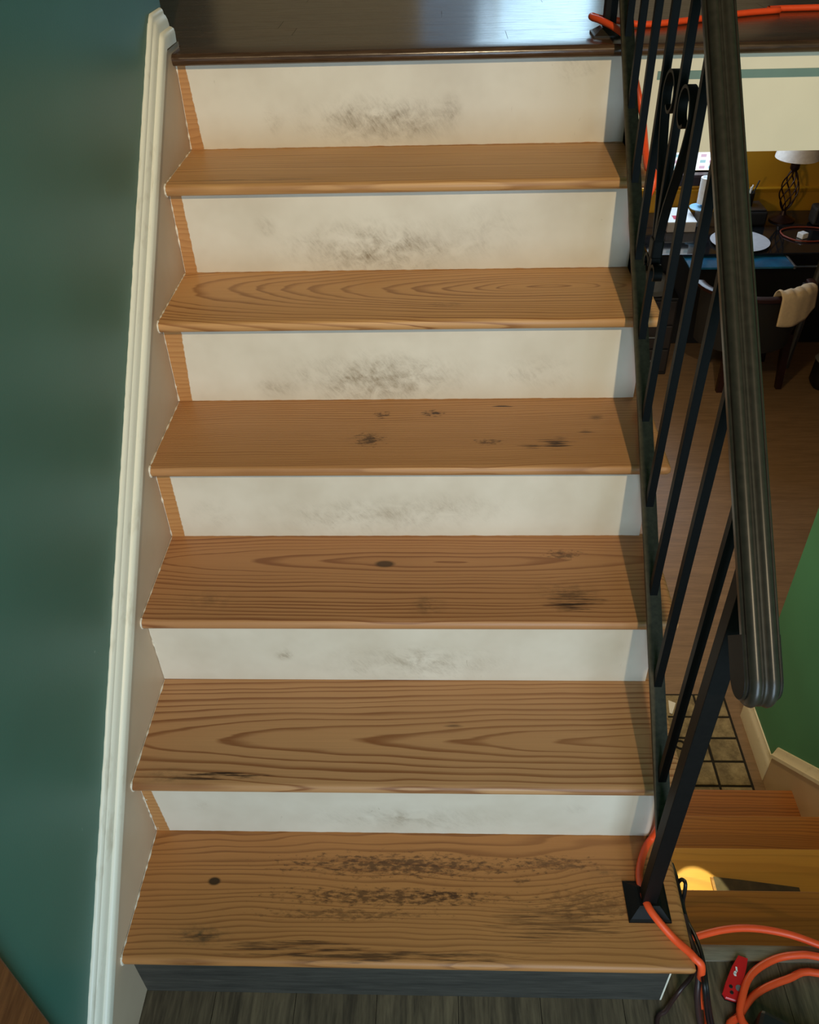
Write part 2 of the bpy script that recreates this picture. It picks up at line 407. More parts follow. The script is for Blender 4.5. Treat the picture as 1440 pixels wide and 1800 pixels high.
o = mesh_obj('chair_rail', *g_prism([(WBY, lz - 0.03), (WBY - 0.012, lz - 0.025), (WBY - 0.022, lz - 0.004), (WBY - 0.022, lz), (WBY, lz + 0.004)], 0, -0.1, 5.2), M_yellow, wb)
tag(o, 'golden ledge moulding along the wall')
o = mesh_obj('wall_room_right', *g_box(5.1, 5.2, YC, 4.66, LOWZ, SOFF), M_yellow)
tag(o, 'golden yellow side wall of the lower room', kind='structure')
o = mesh_obj('wall_room_left', *g_box(-0.1, 0.0, -0.2, 4.66, LOWZ, -0.06), M_yellow)
tag(o, 'golden yellow wall behind the stairs in the lower room', kind='structure')
o = mesh_obj('wall_upper_left', *g_box(-2.1, -2.0, YL - 0.1, 5.7, UPZ, CEIL), M_cream)
tag(o, 'cream wall at the left of the upper floor', kind='structure')
o = mesh_obj('wall_upper_front', *g_box(-2.0, XW - 0.1, YL - 0.1, YL, UPZ, CEIL), M_cream)
tag(o, 'cream wall beside the top of the stairs', kind='structure')
o = mesh_obj('wall_upper_back', *g_box(-2.0, 5.2, 5.6, 5.7, UPZ, CEIL), M_cream)
tag(o, 'cream wall at the back of the upper floor', kind='structure')
o = mesh_obj('wall_entry', *g_box(XW, XR, -3.4, -3.3, 0.0, CEIL), M_cream)
tag(o, 'cream wall behind the entry landing', kind='structure')
o = mesh_obj('wall_upper_right', *g_box(5.1, 5.2, YC, 5.6, UPZ, CEIL), M_cream)
tag(o, 'cream wall at the right of the upper floor', kind='structure')

# window of the lower room
t = NT('checked_window_shade'); x, y, z = t.sep(t.obj())
cx = t.m('FRACT', t.m('DIVIDE', x, 0.055)); cz = t.m('FRACT', t.m('DIVIDE', z, 0.034))
cell = t.m('MULTIPLY', t.mr(t.m('ABSOLUTE', t.m('SUBTRACT', cx, 0.5)), 0.28, 0.34, 1, 0), t.mr(t.m('ABSOLUTE', t.m('SUBTRACT', cz, 0.5)), 0.22, 0.3, 1, 0))
par = t.m('FRACT', t.m('MULTIPLY', t.m('ADD', t.m('FLOOR', t.m('DIVIDE', x, 0.055)), t.m('FLOOR', t.m('DIVIDE', z, 0.034))), 0.5))
cc = t.mix(t.mr(par, 0.2, 0.3), sr(150, 190, 200), sr(196, 170, 190))
e = t.mix(cell, sr(245, 252, 255), cc)
t.put(t.b.inputs['Emission Color'], e); t.put(t.b.inputs['Emission Strength'], 1.5); t.put(t.b.inputs['Base Color'], (0, 0, 0))
M_shade = t.mat
win = empty('window_1', ((WX0 + WX1) / 2, WBY, WZ0)); tag(win, 'bright window with a checked shade in the golden wall', kind='structure')
def child_world(name, g, mat, parent, **kw):
    v, f = g; L = parent.location
    return mesh_obj(name, [(a[0] - L.x, a[1] - L.y, a[2] - L.z) for a in v], f, mat, parent, **kw)
child_world('window_shade', g_box(WX0, WX1, WBY + 0.04, WBY + 0.05, WZ0, WZ1), M_shade, win)
child_world('window_sill', g_bevbox(WX0 - 0.03, WX1 + 0.03, WBY - 0.05, WBY + 0.04, WZ0 - 0.02, WZ0, 0.004), M_darkwood, win)
child_world('window_apron', g_bevbox(WX0 - 0.02, WX1 + 0.02, WBY - 0.02, WBY, WZ0 - 0.075, WZ0 - 0.02, 0.003), M_darkwood, win)
for xa in (WX0 - 0.03, WX1):
    child_world('window_jamb', g_box(xa, xa + 0.03, WBY - 0.015, WBY + 0.04, WZ0, WZ1 + 0.03), M_darkwood, win)

# upper floor window, mirrored in the dark floor
M_glow = emit('daylit_glass', (0.50, 0.80, 1.0), 1.5)
UX0, UX1 = 0.44, 1.55
uw = empty('window_2', ((UX0 + UX1) / 2, 5.6, UPZ)); tag(uw, 'tall bright window at the back of the upper floor', kind='structure')
M_glow2 = emit('curtained_glass', (0.42, 0.58, 0.75), 0.55)
UXM = 0.92
child_world('window_pane', g_box(UX0, UXM - 0.02, 5.585, 5.597, UPZ + 0.08, UPZ + 1.9), M_glow2, uw)
child_world('window_pane', g_box(UXM + 0.02, UX1, 5.585, 5.597, UPZ + 0.08, UPZ + 1.9), M_glow, uw)
child_world('window_mullion', g_box(UXM - 0.02, UXM + 0.02, 5.57, 5.6, UPZ + 0.08, UPZ + 1.9), M_trim, uw)
for xa in (UX0 - 0.05, UX1): child_world('window_jamb', g_box(xa, xa + 0.05, 5.57, 5.6, UPZ, UPZ + 1.95), M_trim, uw)
child_world('window_head', g_box(UX0 - 0.05, UX1 + 0.05, 5.57, 5.6, UPZ + 1.9, UPZ + 1.96), M_trim, uw)

# wooden door casing on the left wall
cy = at(35, 1755, 0, XW)[1]
o = mesh_obj('door_1', *g_bevbox(XW - 0.002, XW + 0.018, cy - 0.09, cy, 0.0, 2.05, 0.004), M_doorwood)
tag(o, 'brown wooden door casing on the green wall', kind='structure')

# skirt board with moulded cap along the left wall
def LZ(y): return 0.231 + 0.885 * y
YT = 1.268
pts = [(-0.255, 0.004), (0.2, 0.004), (1.385, 0.98), (1.385, LZ(YT) - 0.004), (YT, LZ(YT) - 0.004)]
sk = mesh_obj('trim_1', *g_prism(pts, 0, XW + 0.0005, 0.0), M_skirt)
tag(sk, 'painted skirt board running up the left side of the stairs', kind='structure')
capsec = [(XW + .0005, -.006), (0.0045, -.006), (0.0048, 0.012), (0.0035, 0.0185), (-0.0005, 0.0215), (-0.0045, 0.0225), (-0.0050, 0.028),
          (-0.0062, 0.036), (-0.0090, 0.042), (-0.0118, 0.0445), (-0.0120, 0.049), (-0.0135, 0.0535), (-0.0165, 0.056), (XW + .0005, 0.0565)]
rings = []
for i in range(0, 61):
    y = -0.30 + (YT + 0.30) * i / 60
    rings.append([(a, y, max(LZ(y), -0.03) + b) for a, b in capsec])
rings.append([(a, YT + 0.012, LZ(YT + 0.008) + b) for a, b in capsec])
rings.append([(a, 1.356, LZ(YT + 0.008) + b) for a, b in capsec])
o = mesh_obj('cap_moulding', *g_sweep(rings), M_trim, sk, smooth=50)
tag(o, 'white moulded cap with two steps')
# ragged white paint line on the wall above the cap
random.seed(9); rag = []
for i in range(161):
    y = -0.25 + 1.51 * i / 160; rag.append((y, LZ(y) + 0.056 + random.uniform(0.0, 0.0035)))
rag += [(1.26, LZ(1.26) + 0.05), (-0.25, LZ(-0.25) + 0.05)]
mesh_obj('paint_edge', *g_prism(rag, 0, XW, XW + 0.0008), M_trim, sk)

# ------------------------------------------------------------------ upper flight
st = empty('staircase'); tag(st, 'straight flight with bare pine treads and scuffed white risers going up', 'staircase')
T_PAR = {  # yc, d, s, sp, seed, blobs
    1: dict(yc=0.3, d=0.12, s=0.03, sp=0.0085, seed=1.3, contrast=0.75, wob=2.0, light=sr(192, 132, 76), dark=sr(118, 68, 33), blobs=[
        (0.48, 0.178, 0.42, 0.045, 1.0, 'spot'), (0.76, 0.185, 0.16, 0.03, 0.8, 'spot'), (0.46, 0.118, 0.40, 0.032, 1.0, 'spot'), (0.82, 0.11, 0.18, 0.06, 0.6, 'spot'), (0.56, 0.122, 0.10, 0.014, 1.0, 'spot'), (0.38, 0.085, 0.3, 0.02, 0.7, 'spot'),
        (0.13, 0.045, 0.075, 0.028, 1.2, 'soil'), (0.13, 0.042, 0.07, 0.022, 0.6, 'streak'), (0.46, 0.015, 0.42, 0.02, 0.8, 'streak'), (0.75, 0.075, 0.22, 0.06, 0.6, 'streak'),
        (0.70, 0.15, 0.03, 0.012, 0.8, 'spot'), (0.135, 0.143, 0.016, 0.011, 1.2, 'knot'), (0.862, 0.165, 0.05, 0.022, 0.7, 'soil'), (0.3, 0.03, 0.2, 0.02, 0.7, 'streak')]),
    2: dict(yc=0.1, d=0.062, s=-0.056, sp=0.012, seed=2.1, contrast=1.0, light=sr(196, 148, 102), dark=sr(134, 82, 46), blobs=[
        (0.16, 0.024, 0.13, 0.013, 1.3, 'streak'), (0.11, 0.017, 0.09, 0.01, 0.8, 'streak'), (0.58, 0.135, 0.03, 0.012, 0.7, 'streak'), (0.06, 0.02, 0.08, 0.03, 0.5, 'soil')]),
    3: dict(yc=0.165, d=-0.04, s=0.072, sp=0.0105, seed=3.7, contrast=1.0, light=sr(190, 138, 92), dark=sr(128, 76, 44), blobs=[
        (0.445, 0.158, 0.028, 0.014, 0.9, 'knot'), (0.80, 0.185, 0.07, 0.03, 0.9, 'spot'), (0.80, 0.055, 0.09, 0.05, 1.0, 'streak'), (0.79, 0.08, 0.09, 0.04, 0.7, 'soil'),
        (0.53, 0.045, 0.045, 0.04, 0.9, 'soil'), (0.12, 0.06, 0.08, 0.04, 0.5, 'soil')]),
    4: dict(yc=0.32, d=0.08, s=0.03, sp=0.0065, seed=4.4, contrast=0.7, light=sr(190, 140, 92), dark=sr(136, 88, 50), blobs=[
        (0.435, 0.185, 0.028, 0.026, 1.2, 'spot'), (0.54, 0.190, 0.042, 0.024, 1.4, 'spot'), (0.415, 0.095, 0.055, 0.045, 1.2, 'spot'), (0.41, 0.10, 0.06, 0.04, 0.5, 'soil'),
        (0.65, 0.085, 0.05, 0.022, 0.9, 'spot'), (0.78, 0.08, 0.055, 0.035, 1.2, 'streak'), (0.73, 0.07, 0.04, 0.016, 1.0, 'streak'), (0.87, 0.17, 0.03, 0.02, 0.9, 'streak'), (0.84, 0.12, 0.03, 0.02, 0.8, 'streak'), (0.68, 0.215, 0.04, 0.006, 1.2, 'streak')]),
    5: dict(yc=0.15, d=-0.125, s=0.16, sp=0.0105, seed=5.2, contrast=0.9, light=sr(206, 156, 102), dark=sr(138, 88, 48), blobs=[(0.57, 0.07, 0.05, 0.02, 0.7, 'soil')]),
    6: dict(yc=0.36, d=0.07, s=-0.05, sp=0.0105, seed=6.9, contrast=0.75, light=sr(206, 158, 104), dark=sr(142, 92, 50), blobs=[(0.15, 0.03, 0.3, 0.015, 0.5, 'streak')]),
}
def nose_prof(depth):
    return [(depth, 0.0), (0.010, 0.0), (0.005, -0.001), (0.0015, -0.004), (0.0, -0.009), (0.0004, -0.015), (0.003, -0.0195), (0.008, -TH), (depth, -TH)]
for k in range(1, 7):
    depth = sy(k + 1) + OV - sy(k) + 0.006
    pr = nose_prof(depth)
    # subdivided along x with a slightly uneven left end
    v, f = g_prism(pr, 0, 0.0003, WT)
    # return nosing on the open end: round the right end as well
    rings = []
    for xk, sh in ((0.0004, 0), (0.25, 0), (0.5, 0), (0.75, 0), (WT - 0.010, 0), (WT - 0.004, 0.002), (WT - 0.001, 0.005), (WT, 0.009)):
        ring = []
        for (a, b) in pr:
            bb = max(min(b, -sh), -TH + sh) if sh else b
            ring.append((xk, a + (min(sh * 0.4, 0.004) if a < 0.02 else 0), bb))
        rings.append(ring)
    tr = mesh_obj('tread', *g_sweep(rings), pine('pine_tread_%d' % k, **T_PAR[k]), st, (0, sy(k), sz(k)), smooth=40)
    # cracked caulk along the skirt
    random.seed(20 + k)
    path = []; rad = []
    nseg = 26
    for i in range(nseg + 1):
        a = 0.004 + (depth - 0.012) * i / nseg
        path.append((0.0012, a, 0.0004)); rad.append(max(0.0004, random.uniform(0.0006, 0.0020) if random.random() < 0.35 else 0.0004))
    cb = mesh_obj('caulk_bead', *g_tube(path, rad, 6), M_caulk, tr); tag(cb, 'broken off-white caulk')
    path = []; rad = []
    for (a, b) in pr[1:8]:
        path.append((0.0010, a - 0.0005, b)); rad.append(random.uniform(0.0010, 0.0026))
    cb = mesh_obj('caulk_bead', *g_tube(path, rad, 6), M_caulk, tr)
R_PAR = {
    1: None,
    2: dict(strip=0.027, seed=2, skew=-0.05, smudges=[(0.50, 0.05, 0.30, 0.06, 0.55), (0.47, 0.06, 0.10, 0.04, 0.6), (0.10, 0.09, 0.03, 0.03, 0.4), (0.8, 0.09, 0.04, 0.03, 0.3)]),
    3: dict(strip=0.0, seed=3, smudges=[(0.50, 0.05, 0.26, 0.07, 0.75), (0.25, 0.075, 0.025, 0.025, 1.3), (0.52, 0.06, 0.10, 0.05, 0.7)]),
    4: dict(strip=0.028, seed=4, skew=0.0, smudges=[(0.40, 0.05, 0.28, 0.07, 0.6), (0.55, 0.07, 0.22, 0.06, 0.5), (0.1, 0.06, 0.07, 0.05, 0.5)]),
    5: dict(strip=0.029, seed=5, skew=0.05, smudges=[(0.42, 0.05, 0.27, 0.085, 1.1), (0.45, 0.055, 0.16, 0.06, 1.0), (0.21, 0.03, 0.06, 0.03, 0.9), (0.75, 0.06, 0.12, 0.06, 0.5)]),
    6: dict(strip=0.028, seed=6, skew=-0.02, smudges=[(0.42, 0.05, 0.28, 0.085, 1.1), (0.44, 0.04, 0.17, 0.06, 1.1), (0.19, 0.1, 0.03, 0.03, 0.8), (0.65, 0.08, 0.12, 0.08, 0.5)]),
    7: dict(strip=0.030, seed=7, skew=-0.06, smudges=[(0.42, 0.055, 0.25, 0.07, 1.1), (0.45, 0.05, 0.16, 0.05, 1.1), (0.19, 0.06, 0.03, 0.04, 0.9), (0.58, 0.07, 0.03, 0.05, 1.0), (0.84, 0.15, 0.06, 0.05, 0.6)]),
}
for k in range(1, 8):
    h = sz(k) - TH - sz(k - 1)
    if k == 7: h += 0.0015
    p = R_PAR[k]
    m = M_riser1 if p is None else riser_mat('riser_paint_%d' % k, **p)
    ri = mesh_obj('riser', *g_box(0.0004, WR if k < 7 else WT - 0.03, 0.0, 0.016, 0.0004, h - 0.0004), m, st, (0, sy(k) + OV, sz(k - 1)))
    if k > 1:
        random.seed(50 + k); path = []; rad = []
        for i in range(20):
            path.append((0.0012, -0.0004, 0.002 + (h - 0.006) * i / 19)); rad.append(random.uniform(0.0008, 0.0024) if random.random() < 0.35 else 0.0005)
        mesh_obj('caulk_bead', *g_tube(path, rad, 6), M_caulk, ri)
mesh_obj('corner_edge', *g_box(WR, WR + 0.003, sy(1) + OV - 0.0005, sy(1) + OV + 0.004, 0.001, sz(1) - TH - 0.0005), M_trim, st)
# closed side under the open end of the treads, and the carriage panel below
poly = [(0.03, 0.0)]
for k in range(1, 8):
    poly += [(sy(k) + OV + 0.001, sz(k - 1) if k > 1 else 0.0), (sy(k) + OV + 0.001, sz(k) - TH - 0.0005)]
poly += [(FY + 0.0, SOFF), (FY, LOWZ), (0.14, LOWZ), (0.14, -0.05), (0.06, -0.05)]
poly = poly[1:]
mesh_obj('side_panel', *g_prism(poly, 0, WR - 0.018, WR - 0.0005), M_cream, st)

# ------------------------------------------------------------------ lower flight
ls = empty('staircase'); tag(ls, 'shadowy pine flight going down past the railing to the lower level', 'staircase')
LR = 0.2085
LT = [dict(yc=0.3, d=0.1, s=0.02, sp=0.012, seed=11), dict(yc=-0.1, d=0.1, s=0.02, sp=0.012, seed=12), dict(yc=0.05, d=0.12, s=-0.05, sp=0.008, seed=13), dict(yc=0.12, d=-0.16, s=0.09, sp=0.011, seed=14)]
LC = [sr(184, 122, 52), sr(214, 156, 66), sr(178, 114, 46), sr(176, 110, 50)]
for k in range(1, 5):
    yn = 0.129 + LR * k; zt = -0.19 * k
    # far nosing points to +y
    pr = [(-0.24, 0.0), (-0.010, 0.0), (-0.004, -0.0015), (-0.001, -0.006), (0, -0.011), (-0.003, -0.019), (-0.009, -0.023), (-0.24, -0.023)]
    pr = [(a, b) for a, b in pr]
    xa, xb = 0.958, (XR - 0.012 if k < 4 else XR - 0.012)
    mesh_obj('tread', *g_prism(pr, 0, xa, xb), pine('lower_tread_%d' % k, light=LC[k - 1], dark=sr(124, 70, 24), contrast=(0.5, 0.3, 0.9, 1.0)[k - 1], **LT[k - 1]), ls, (0, yn, zt), smooth=40)
for k in range(1, 6):
    yf = 0.129 + LR * (k - 1) - 0.022; zt = -0.19 * (k - 1) - 0.024; zb = -0.19 * k
    mesh_obj('riser', *g_box(0.958, XR - 0.012, yf - 0.016, yf, zb, zt), M_cream, ls)
# right skirt of the lower flight and baseboard
def LZ2(y): return -0.81 + (1.12 - y) * 0.93
pts = [(1.30 - 0.18, LOWZ), (1.12, LZ2(1.12)), (0.05, LZ2(0.05)), (0.05, -0.2), (0.9, LOWZ)]
rs = mesh_obj('trim_2', *g_prism(pts, 0, XR - 0.012, XR - 0.0005), M_skirt)
tag(rs, 'painted skirt board beside the flight going down', kind='structure')
sec = [(XR - .0005, -.004), (XR - 0.017, -.004), (XR - 0.017, 0.012), (XR - 0.012, 0.018), (XR - 0.008, 0.036), (XR - 0.005, 0.05), (XR - .0005, 0.052)]
mesh_obj('cap_moulding', *g_sweep([[(a, y, LZ2(y) + b) for a, b in sec] for y in (1.125, 0.8, 0.4, 0.05)]), M_trim, rs, smooth=40)
bsec = [(0.0005, 0), (0.014, 0), (0.014, 0.075), (0.010, 0.09), (0.006, 0.096), (0.004, 0.112), (0.0005, 0.114)]
bb = mesh_obj('baseboard_right', *g_sweep([[(XR - a, y, LOWZ + b) for a, b in bsec] for y in (1.12, YC)]), M_trim, smooth=40)
tag(bb, 'white baseboard at the foot of the green wall', kind='structure')

# ------------------------------------------------------------------ iron railing
ra = empty('stair_railing', (0.921, 0.12, sz(1))); tag(ra, 'black wrought iron stair railing with scroll ornament and moulded handrail', 'railing')
def rchild(name, g, mat, **kw): return child_world(name, g, mat, ra, **kw)
RX = 0.921
def zr(y): return 0.287 + 0.87 * y          # top of the bottom rail
def zh(y): return 0.931 + 0.877 * y         # top of the handrail
# lower post
PY = 0.118
rchild('post', g_bevbox(RX - 0.0127, RX + 0.0127, PY - 0.0127, PY + 0.0127, sz(1) + 0.003, zh(PY) - 0.014, 0.0012), M_iron)
z1 = sz(1)
def plate(cx, cy, z, h1=0.037, h2=0.017, hz=0.022):
    rr = []
    for hh, zz in ((h1, 0.0), (h1, 0.004), (h1 - 0.004, 0.006), (h2 + 0.004, hz - 0.003), (h2, hz)):
        rr.append([(cx - hh, cy - hh, z + zz), (cx + hh, cy - hh, z + zz), (cx + hh, cy + hh, z + zz), (cx - hh, cy + hh, z + zz)])
    return g_sweep(rr)
rchild('base_plate', plate(RX, PY, z1), M_iron)
# upper post
UY = at(1071, 62, 2, UPZ)[1] + 0.005; UX = 0.912
rchild('post', g_bevbox(UX - 0.0127, UX + 0.0127, UY - 0.0127, UY + 0.0127, UPZ + 0.003, zh(UY) + 0.02, 0.0012), M_iron)
rchild('base_plate', plate(UX, UY, UPZ, 0.034, 0.016, 0.016), M_rail)
# bottom rail (flat channel)
ya, yb = PY + 0.012, UY - 0.01
rg = [[(RX - 0.0125, y, zr(y) - 0.012), (RX + 0.0125, y, zr(y) - 0.012), (RX + 0.0125, y, zr(y)), (RX - 0.0125, y, zr(y))] for y in (ya, yb)]
rchild('bottom_rail', g_sweep(rg), M_iron_lit)
# under-rail that carries the handrail
rg = [[(RX - 0.011, y, zh(y) - 0.024), (RX + 0.011, y, zh(y) - 0.024), (RX + 0.011, y, zh(y) - 0.012), (RX - 0.011, y, zh(y) - 0.012)] for y in (PY - 0.01, UY - 0.01)]
rchild('top_channel', g_sweep(rg), M_iron)
# moulded handrail: section in (x across, n out of the rail), swept down the slope and curled under at the end
half = [(-0.0225, -0.015), (-0.0230, -0.012), (-0.0230, -0.0065), (-0.0210, -0.0042), (-0.0195, -0.0050), (-0.0186, -0.0072), (-0.0180, -0.0035), (-0.0158, 0.0008), (-0.0125, 0.0032), (-0.0090, 0.0038), (-0.0060, 0.0028), (-0.0036, 0.0002), (-0.0024, 0.0006), (-0.0012, 0.0020)]
sec = half + [(-a, b) for a, b in half[::-1]]
def rail_rings(path):
    rr = []
    for (y, z, ty, tz) in path:       # tangent (ty,tz) pointing down the stair; outward normal = up side
        ny, nz = tz * -1.0, ty * 1.0
        # normal perpendicular to the tangent, on the upper/outer side
        ny, nz = (tz, -ty)
        rr.append([(RX + a * 0.94, y + ny * b, z + nz * b) for a, b in sec])
    return rr
sl = math.atan(0.877)
path = []
d = (-math.cos(sl), -math.sin(sl))      # heading down the stair in (y,z)
Y1 = 0.006; rad = 0.030
for y in (UY - 0.02, 0.9, 0.5, 0.2, Y1): path.append((y, zh(y), d[0], d[1]))
# curl: centre below the rail
nrm = (d[1], -d[0])
cxy = (Y1 - nrm[0] * rad, zh(Y1) - nrm[1] * rad)
for i in range(1, 15):
    a = math.radians(205) * i / 14
    # rotate the normal away from up, over the end, towards the underside
    ny = nrm[0] * math.cos(a) + d[0] * math.sin(a); nz = nrm[1] * math.cos(a) + d[1] * math.sin(a)
    ty, tz = -nz, ny
    path.append((cxy[0] + ny * rad, cxy[1] + nz * rad, ty, tz))
hr = rchild('handrail', g_sweep(rail_rings(path)), M_rail, smooth=35)
# solid cheek filling the curl
poly = []
for i in range(0, 19):
    a = math.radians(180) * i / 18
    ny = nrm[0] * math.cos(a) + d[0] * math.sin(a); nz = nrm[1] * math.cos(a) + d[1] * math.sin(a)
    poly.append((cxy[0] + ny * (rad - 0.006), cxy[1] + nz * (rad - 0.006)))
up = 0.050
poly.append((poly[-1][0] - d[0] * up, poly[-1][1] - d[1] * up)); poly.append((poly[0][0] - d[0] * up, poly[0][1] - d[1] * up))
v, f = g_prism(poly, 0, RX - 0.0219, RX + 0.0219)
L = ra.location
cheek = mesh_obj('curl_cheek', [(a - L.x, b - L.y, c - L.z) for a, b, c in v], f, M_iron, hr)
# balusters
BW = 0.0063
random.seed(3)
for i in range(10):
    y = 0.196 + 0.1166 * i
    if y > UY - 0.06: break
    z0 = zr(y) - 0.006; z1b = zh(y) - 0.020
    ring = lambda z: [(RX - BW, y - BW, z), (RX + BW, y - BW, z), (RX + BW, y + BW, z), (RX - BW, y + BW, z)]
    rchild('baluster', g_sweep([ring(z0), ring(z1b)]), M_iron)
# scrolls around the sixth baluster
YB = 0.196 + 0.1166 * 5; ZB = 1.130
def spiral(c, r0, r1, a0, a1, n=14):
    return [(c[0] + (r0 + (r1 - r0) * i / n) * math.cos(math.radians(a0 + (a1 - a0) * i / n)), c[1] + (r0 + (r1 - r0) * i / n) * math.sin(math.radians(a0 + (a1 - a0) * i / n))) for i in range(n + 1)]
for s in (-1, 1):
    q = spiral((0.030, ZB - 0.040), 0.006, 0.020, -60, 175, 12)      # small lower curl, opening outwards
    q += [(0.0095, ZB - 0.015), (0.0105, ZB + 0.02), (0.026, ZB + 0.075), (0.054, ZB + 0.130), (0.077, ZB + 0.180)]
    q += spiral((0.047, ZB + 0.224), 0.041, 0.020, -14, 305, 26)
    pts = catmull([(RX, YB + s * a, b) for a, b in q], 2)
    rchild('scroll', g_bar(pts, 0.0145, 0.0048), M_iron, smooth=40)
rchild('collar', g_bevbox(RX - 0.0095, RX + 0.0095, YB - 0.0135, YB + 0.0135, ZB - 0.018, ZB + 0.014, 0.003), M_iron)

# ------------------------------------------------------------------ orange extension cord
def flo(px, py, z): return at(px, py, 2, z)
CR = 0.0068
U = UPZ + CR
pts = [Vector((2.6, 1.62, U)), flo(1440, 13, U), flo(1370, 18, U), flo(1300, 24, U), flo(1200, 37, U), flo(1130, 43, U), Vector((0.955, 1.500, U + 0.004)), Vector((0.905, 1.492, U + 0.012)),
       Vector((0.884, 1.470, U + 0.02)), Vector((0.880, 1.440, U + 0.022)), Vector((0.892, 1.405, U + 0.022)), Vector((0.915, 1.350, U + 0.016)), Vector((0.932, 1.308, U + 0.004)), Vector((0.944, 1.292, U - 0.035))]
q6 = at(1129, 200, 1, 1.262); pts += [q6]
q6 = flo(1138, 290, sz(6) + CR); pts += [q6, Vector((q6.x + 0.004, sy(6) + 0.01, sz(6) + CR)), Vector((q6.x, sy(6) - 0.008, sz(6) - 0.02))]
def railx(py):
    tab = [(150, 1108), (700, 1131), (1200, 1157), (1440, 1166)]
    for (y0_, x0_), (y1_, x1_) in zip(tab, tab[1:]):
        if py <= y1_ or y1_ == 1440: return x0_ + (x1_ - x0_) * (py - y0_) / (y1_ - y0_)
for k, (pr1, pr2, pt1, pt2) in {5: (385, 455, 495, 560), 4: (605, 690, 725, 815), 3: (862, 930, 965, 1080), 2: (1130, 1185, 1225, 1365)}.items():
    pts += [at(railx(pr1), pr1, 1, sy(k + 1) - 0.006), at(railx(pr2), pr2, 1, sy(k + 1) - 0.002), flo(railx(pt1), pt1, sz(k) + CR), flo(railx(pt2), pt2, sz(k) + CR)]
T1Z = sz(1) + CR
pts += [at(railx(1430), 1430, 1, sy(2) - 0.004), flo(1150, 1467, T1Z + 0.012), flo(1135, 1490, T1Z), flo(1125, 1525, T1Z), flo(1126, 1555, T1Z + 0.006), flo(1138, 1590, T1Z + 0.016), flo(1156, 1617, T1Z + 0.012),
        flo(1185, 1650, T1Z), flo(1210, 1672, T1Z), flo(1222, 1685, T1Z - 0.001), Vector((0.9945, 0.012, T1Z - 0.012)), Vector((1.002, 0.008, 0.12)), Vector((1.012, 0.0, 0.06)), flo(1243, 1775, 0.008), flo(1252, 1850, CR)]
pts += [Vector((1.04, -0.22, CR)), Vector((1.2, -0.35, CR)), Vector((1.40, -0.2, CR)), Vector((1.42, 0.02, CR)), flo(1440, 1711, CR), flo(1385, 1721, CR), flo(1330, 1746, CR + 0.002), flo(1300, 1785, CR), flo(1283, 1820, CR),
        Vector((1.09, -0.16, CR)), Vector((1.18, -0.22, CR + 0.01)), Vector((1.20, -0.14, CR + 0.012)), Vector((1.13, -0.06, CR + 0.014)), flo(1305, 1795, CR + 0.014), flo(1306, 1750, CR + 0.014), flo(1322, 1712, CR + 0.008), flo(1360, 1687, CR + 0.002), flo(1400, 1679, CR + 0.008), flo(1440, 1682, CR + 0.008),
        Vector((1.38, 0.08, CR)), Vector((1.45, 0.04, CR)), Vector((1.46, 0.10, CR + 0.002)), flo(1470, 1672, CR + 0.006), flo(1440, 1661, CR + 0.006), flo(1385, 1642, CR + 0.004), flo(1325, 1632, CR + 0.004), flo(1275, 1634, CR + 0.004), flo(1225, 1646, CR + 0.004), Vector((1.015, 0.128, 0.012)), Vector((1.005, 0.10, 0.01))]
o = mesh_obj('extension_cord', *g_tube(catmull(pts, 5), CR, 10), M_orange, smooth=60)
tag(o, 'bright orange extension cord trailing down the stairs and coiled on the entry floor', 'cord')

# dark cables hanging beside the first tread
XC = 1.000
def cab(pl, dx=0.0): return [Vector((XC + dx + (p[2] if len(p) > 2 else 0), *at(p[0], p[1], 0, XC + dx)[1:])) for p in pl]
def cable(path, r, mat, label, group=None):
    o = mesh_obj('power_cable', *g_tube(catmull(path, 5), r, 8), mat, smooth=60); tag(o, label, 'cable', group); return o
tail = lambda x, y: [Vector((x, y, 0.0055)), Vector((x + 0.01, y - 0.12, 0.0055)), Vector((x + 0.03, y - 0.4, 0.0055))]
c1 = cab([(1181, 1519), (1188, 1540), (1196, 1575), (1203, 1610), (1213, 1645), (1226, 1680), (1236, 1715), (1240, 1745)])
cable(c1 + tail(1.036, -0.02), 0.0042, M_blackcord, 'thin black cable hanging from the tread corner beside the post base')
c2 = cab([(1192, 1562), (1193, 1551), (1199, 1546), (1205, 1552), (1204, 1568), (1201, 1590), (1209, 1620), (1222, 1645), (1233, 1675), (1240, 1710), (1244, 1745)], 0.006)
cable(c2 + tail(1.042, -0.025), 0.0036, M_blackcord, 'black cable ending in a small loop beside the first pine tread')
c3 = cab([(1203, 1608), (1208, 1635), (1216, 1660), (1224, 1690), (1228, 1720), (1226, 1755)], -0.004)
cable(c3 + tail(1.020, -0.03), 0.0058, M_browncord, 'thick dark brown cable hanging off the corner of the first tread')
c4 = cab([(1207, 1622), (1214, 1650), (1221, 1680)], -0.002) + [flo(1218, 1712, 0.06), flo(1196, 1740, 0.012), flo(1172, 1775, 0.005), flo(1155, 1815, 0.005), Vector((0.93, -0.25, 0.005))]
cable(c4, 0.0045, M_browncord, 'dark brown cable running under the first tread across the entry floor')

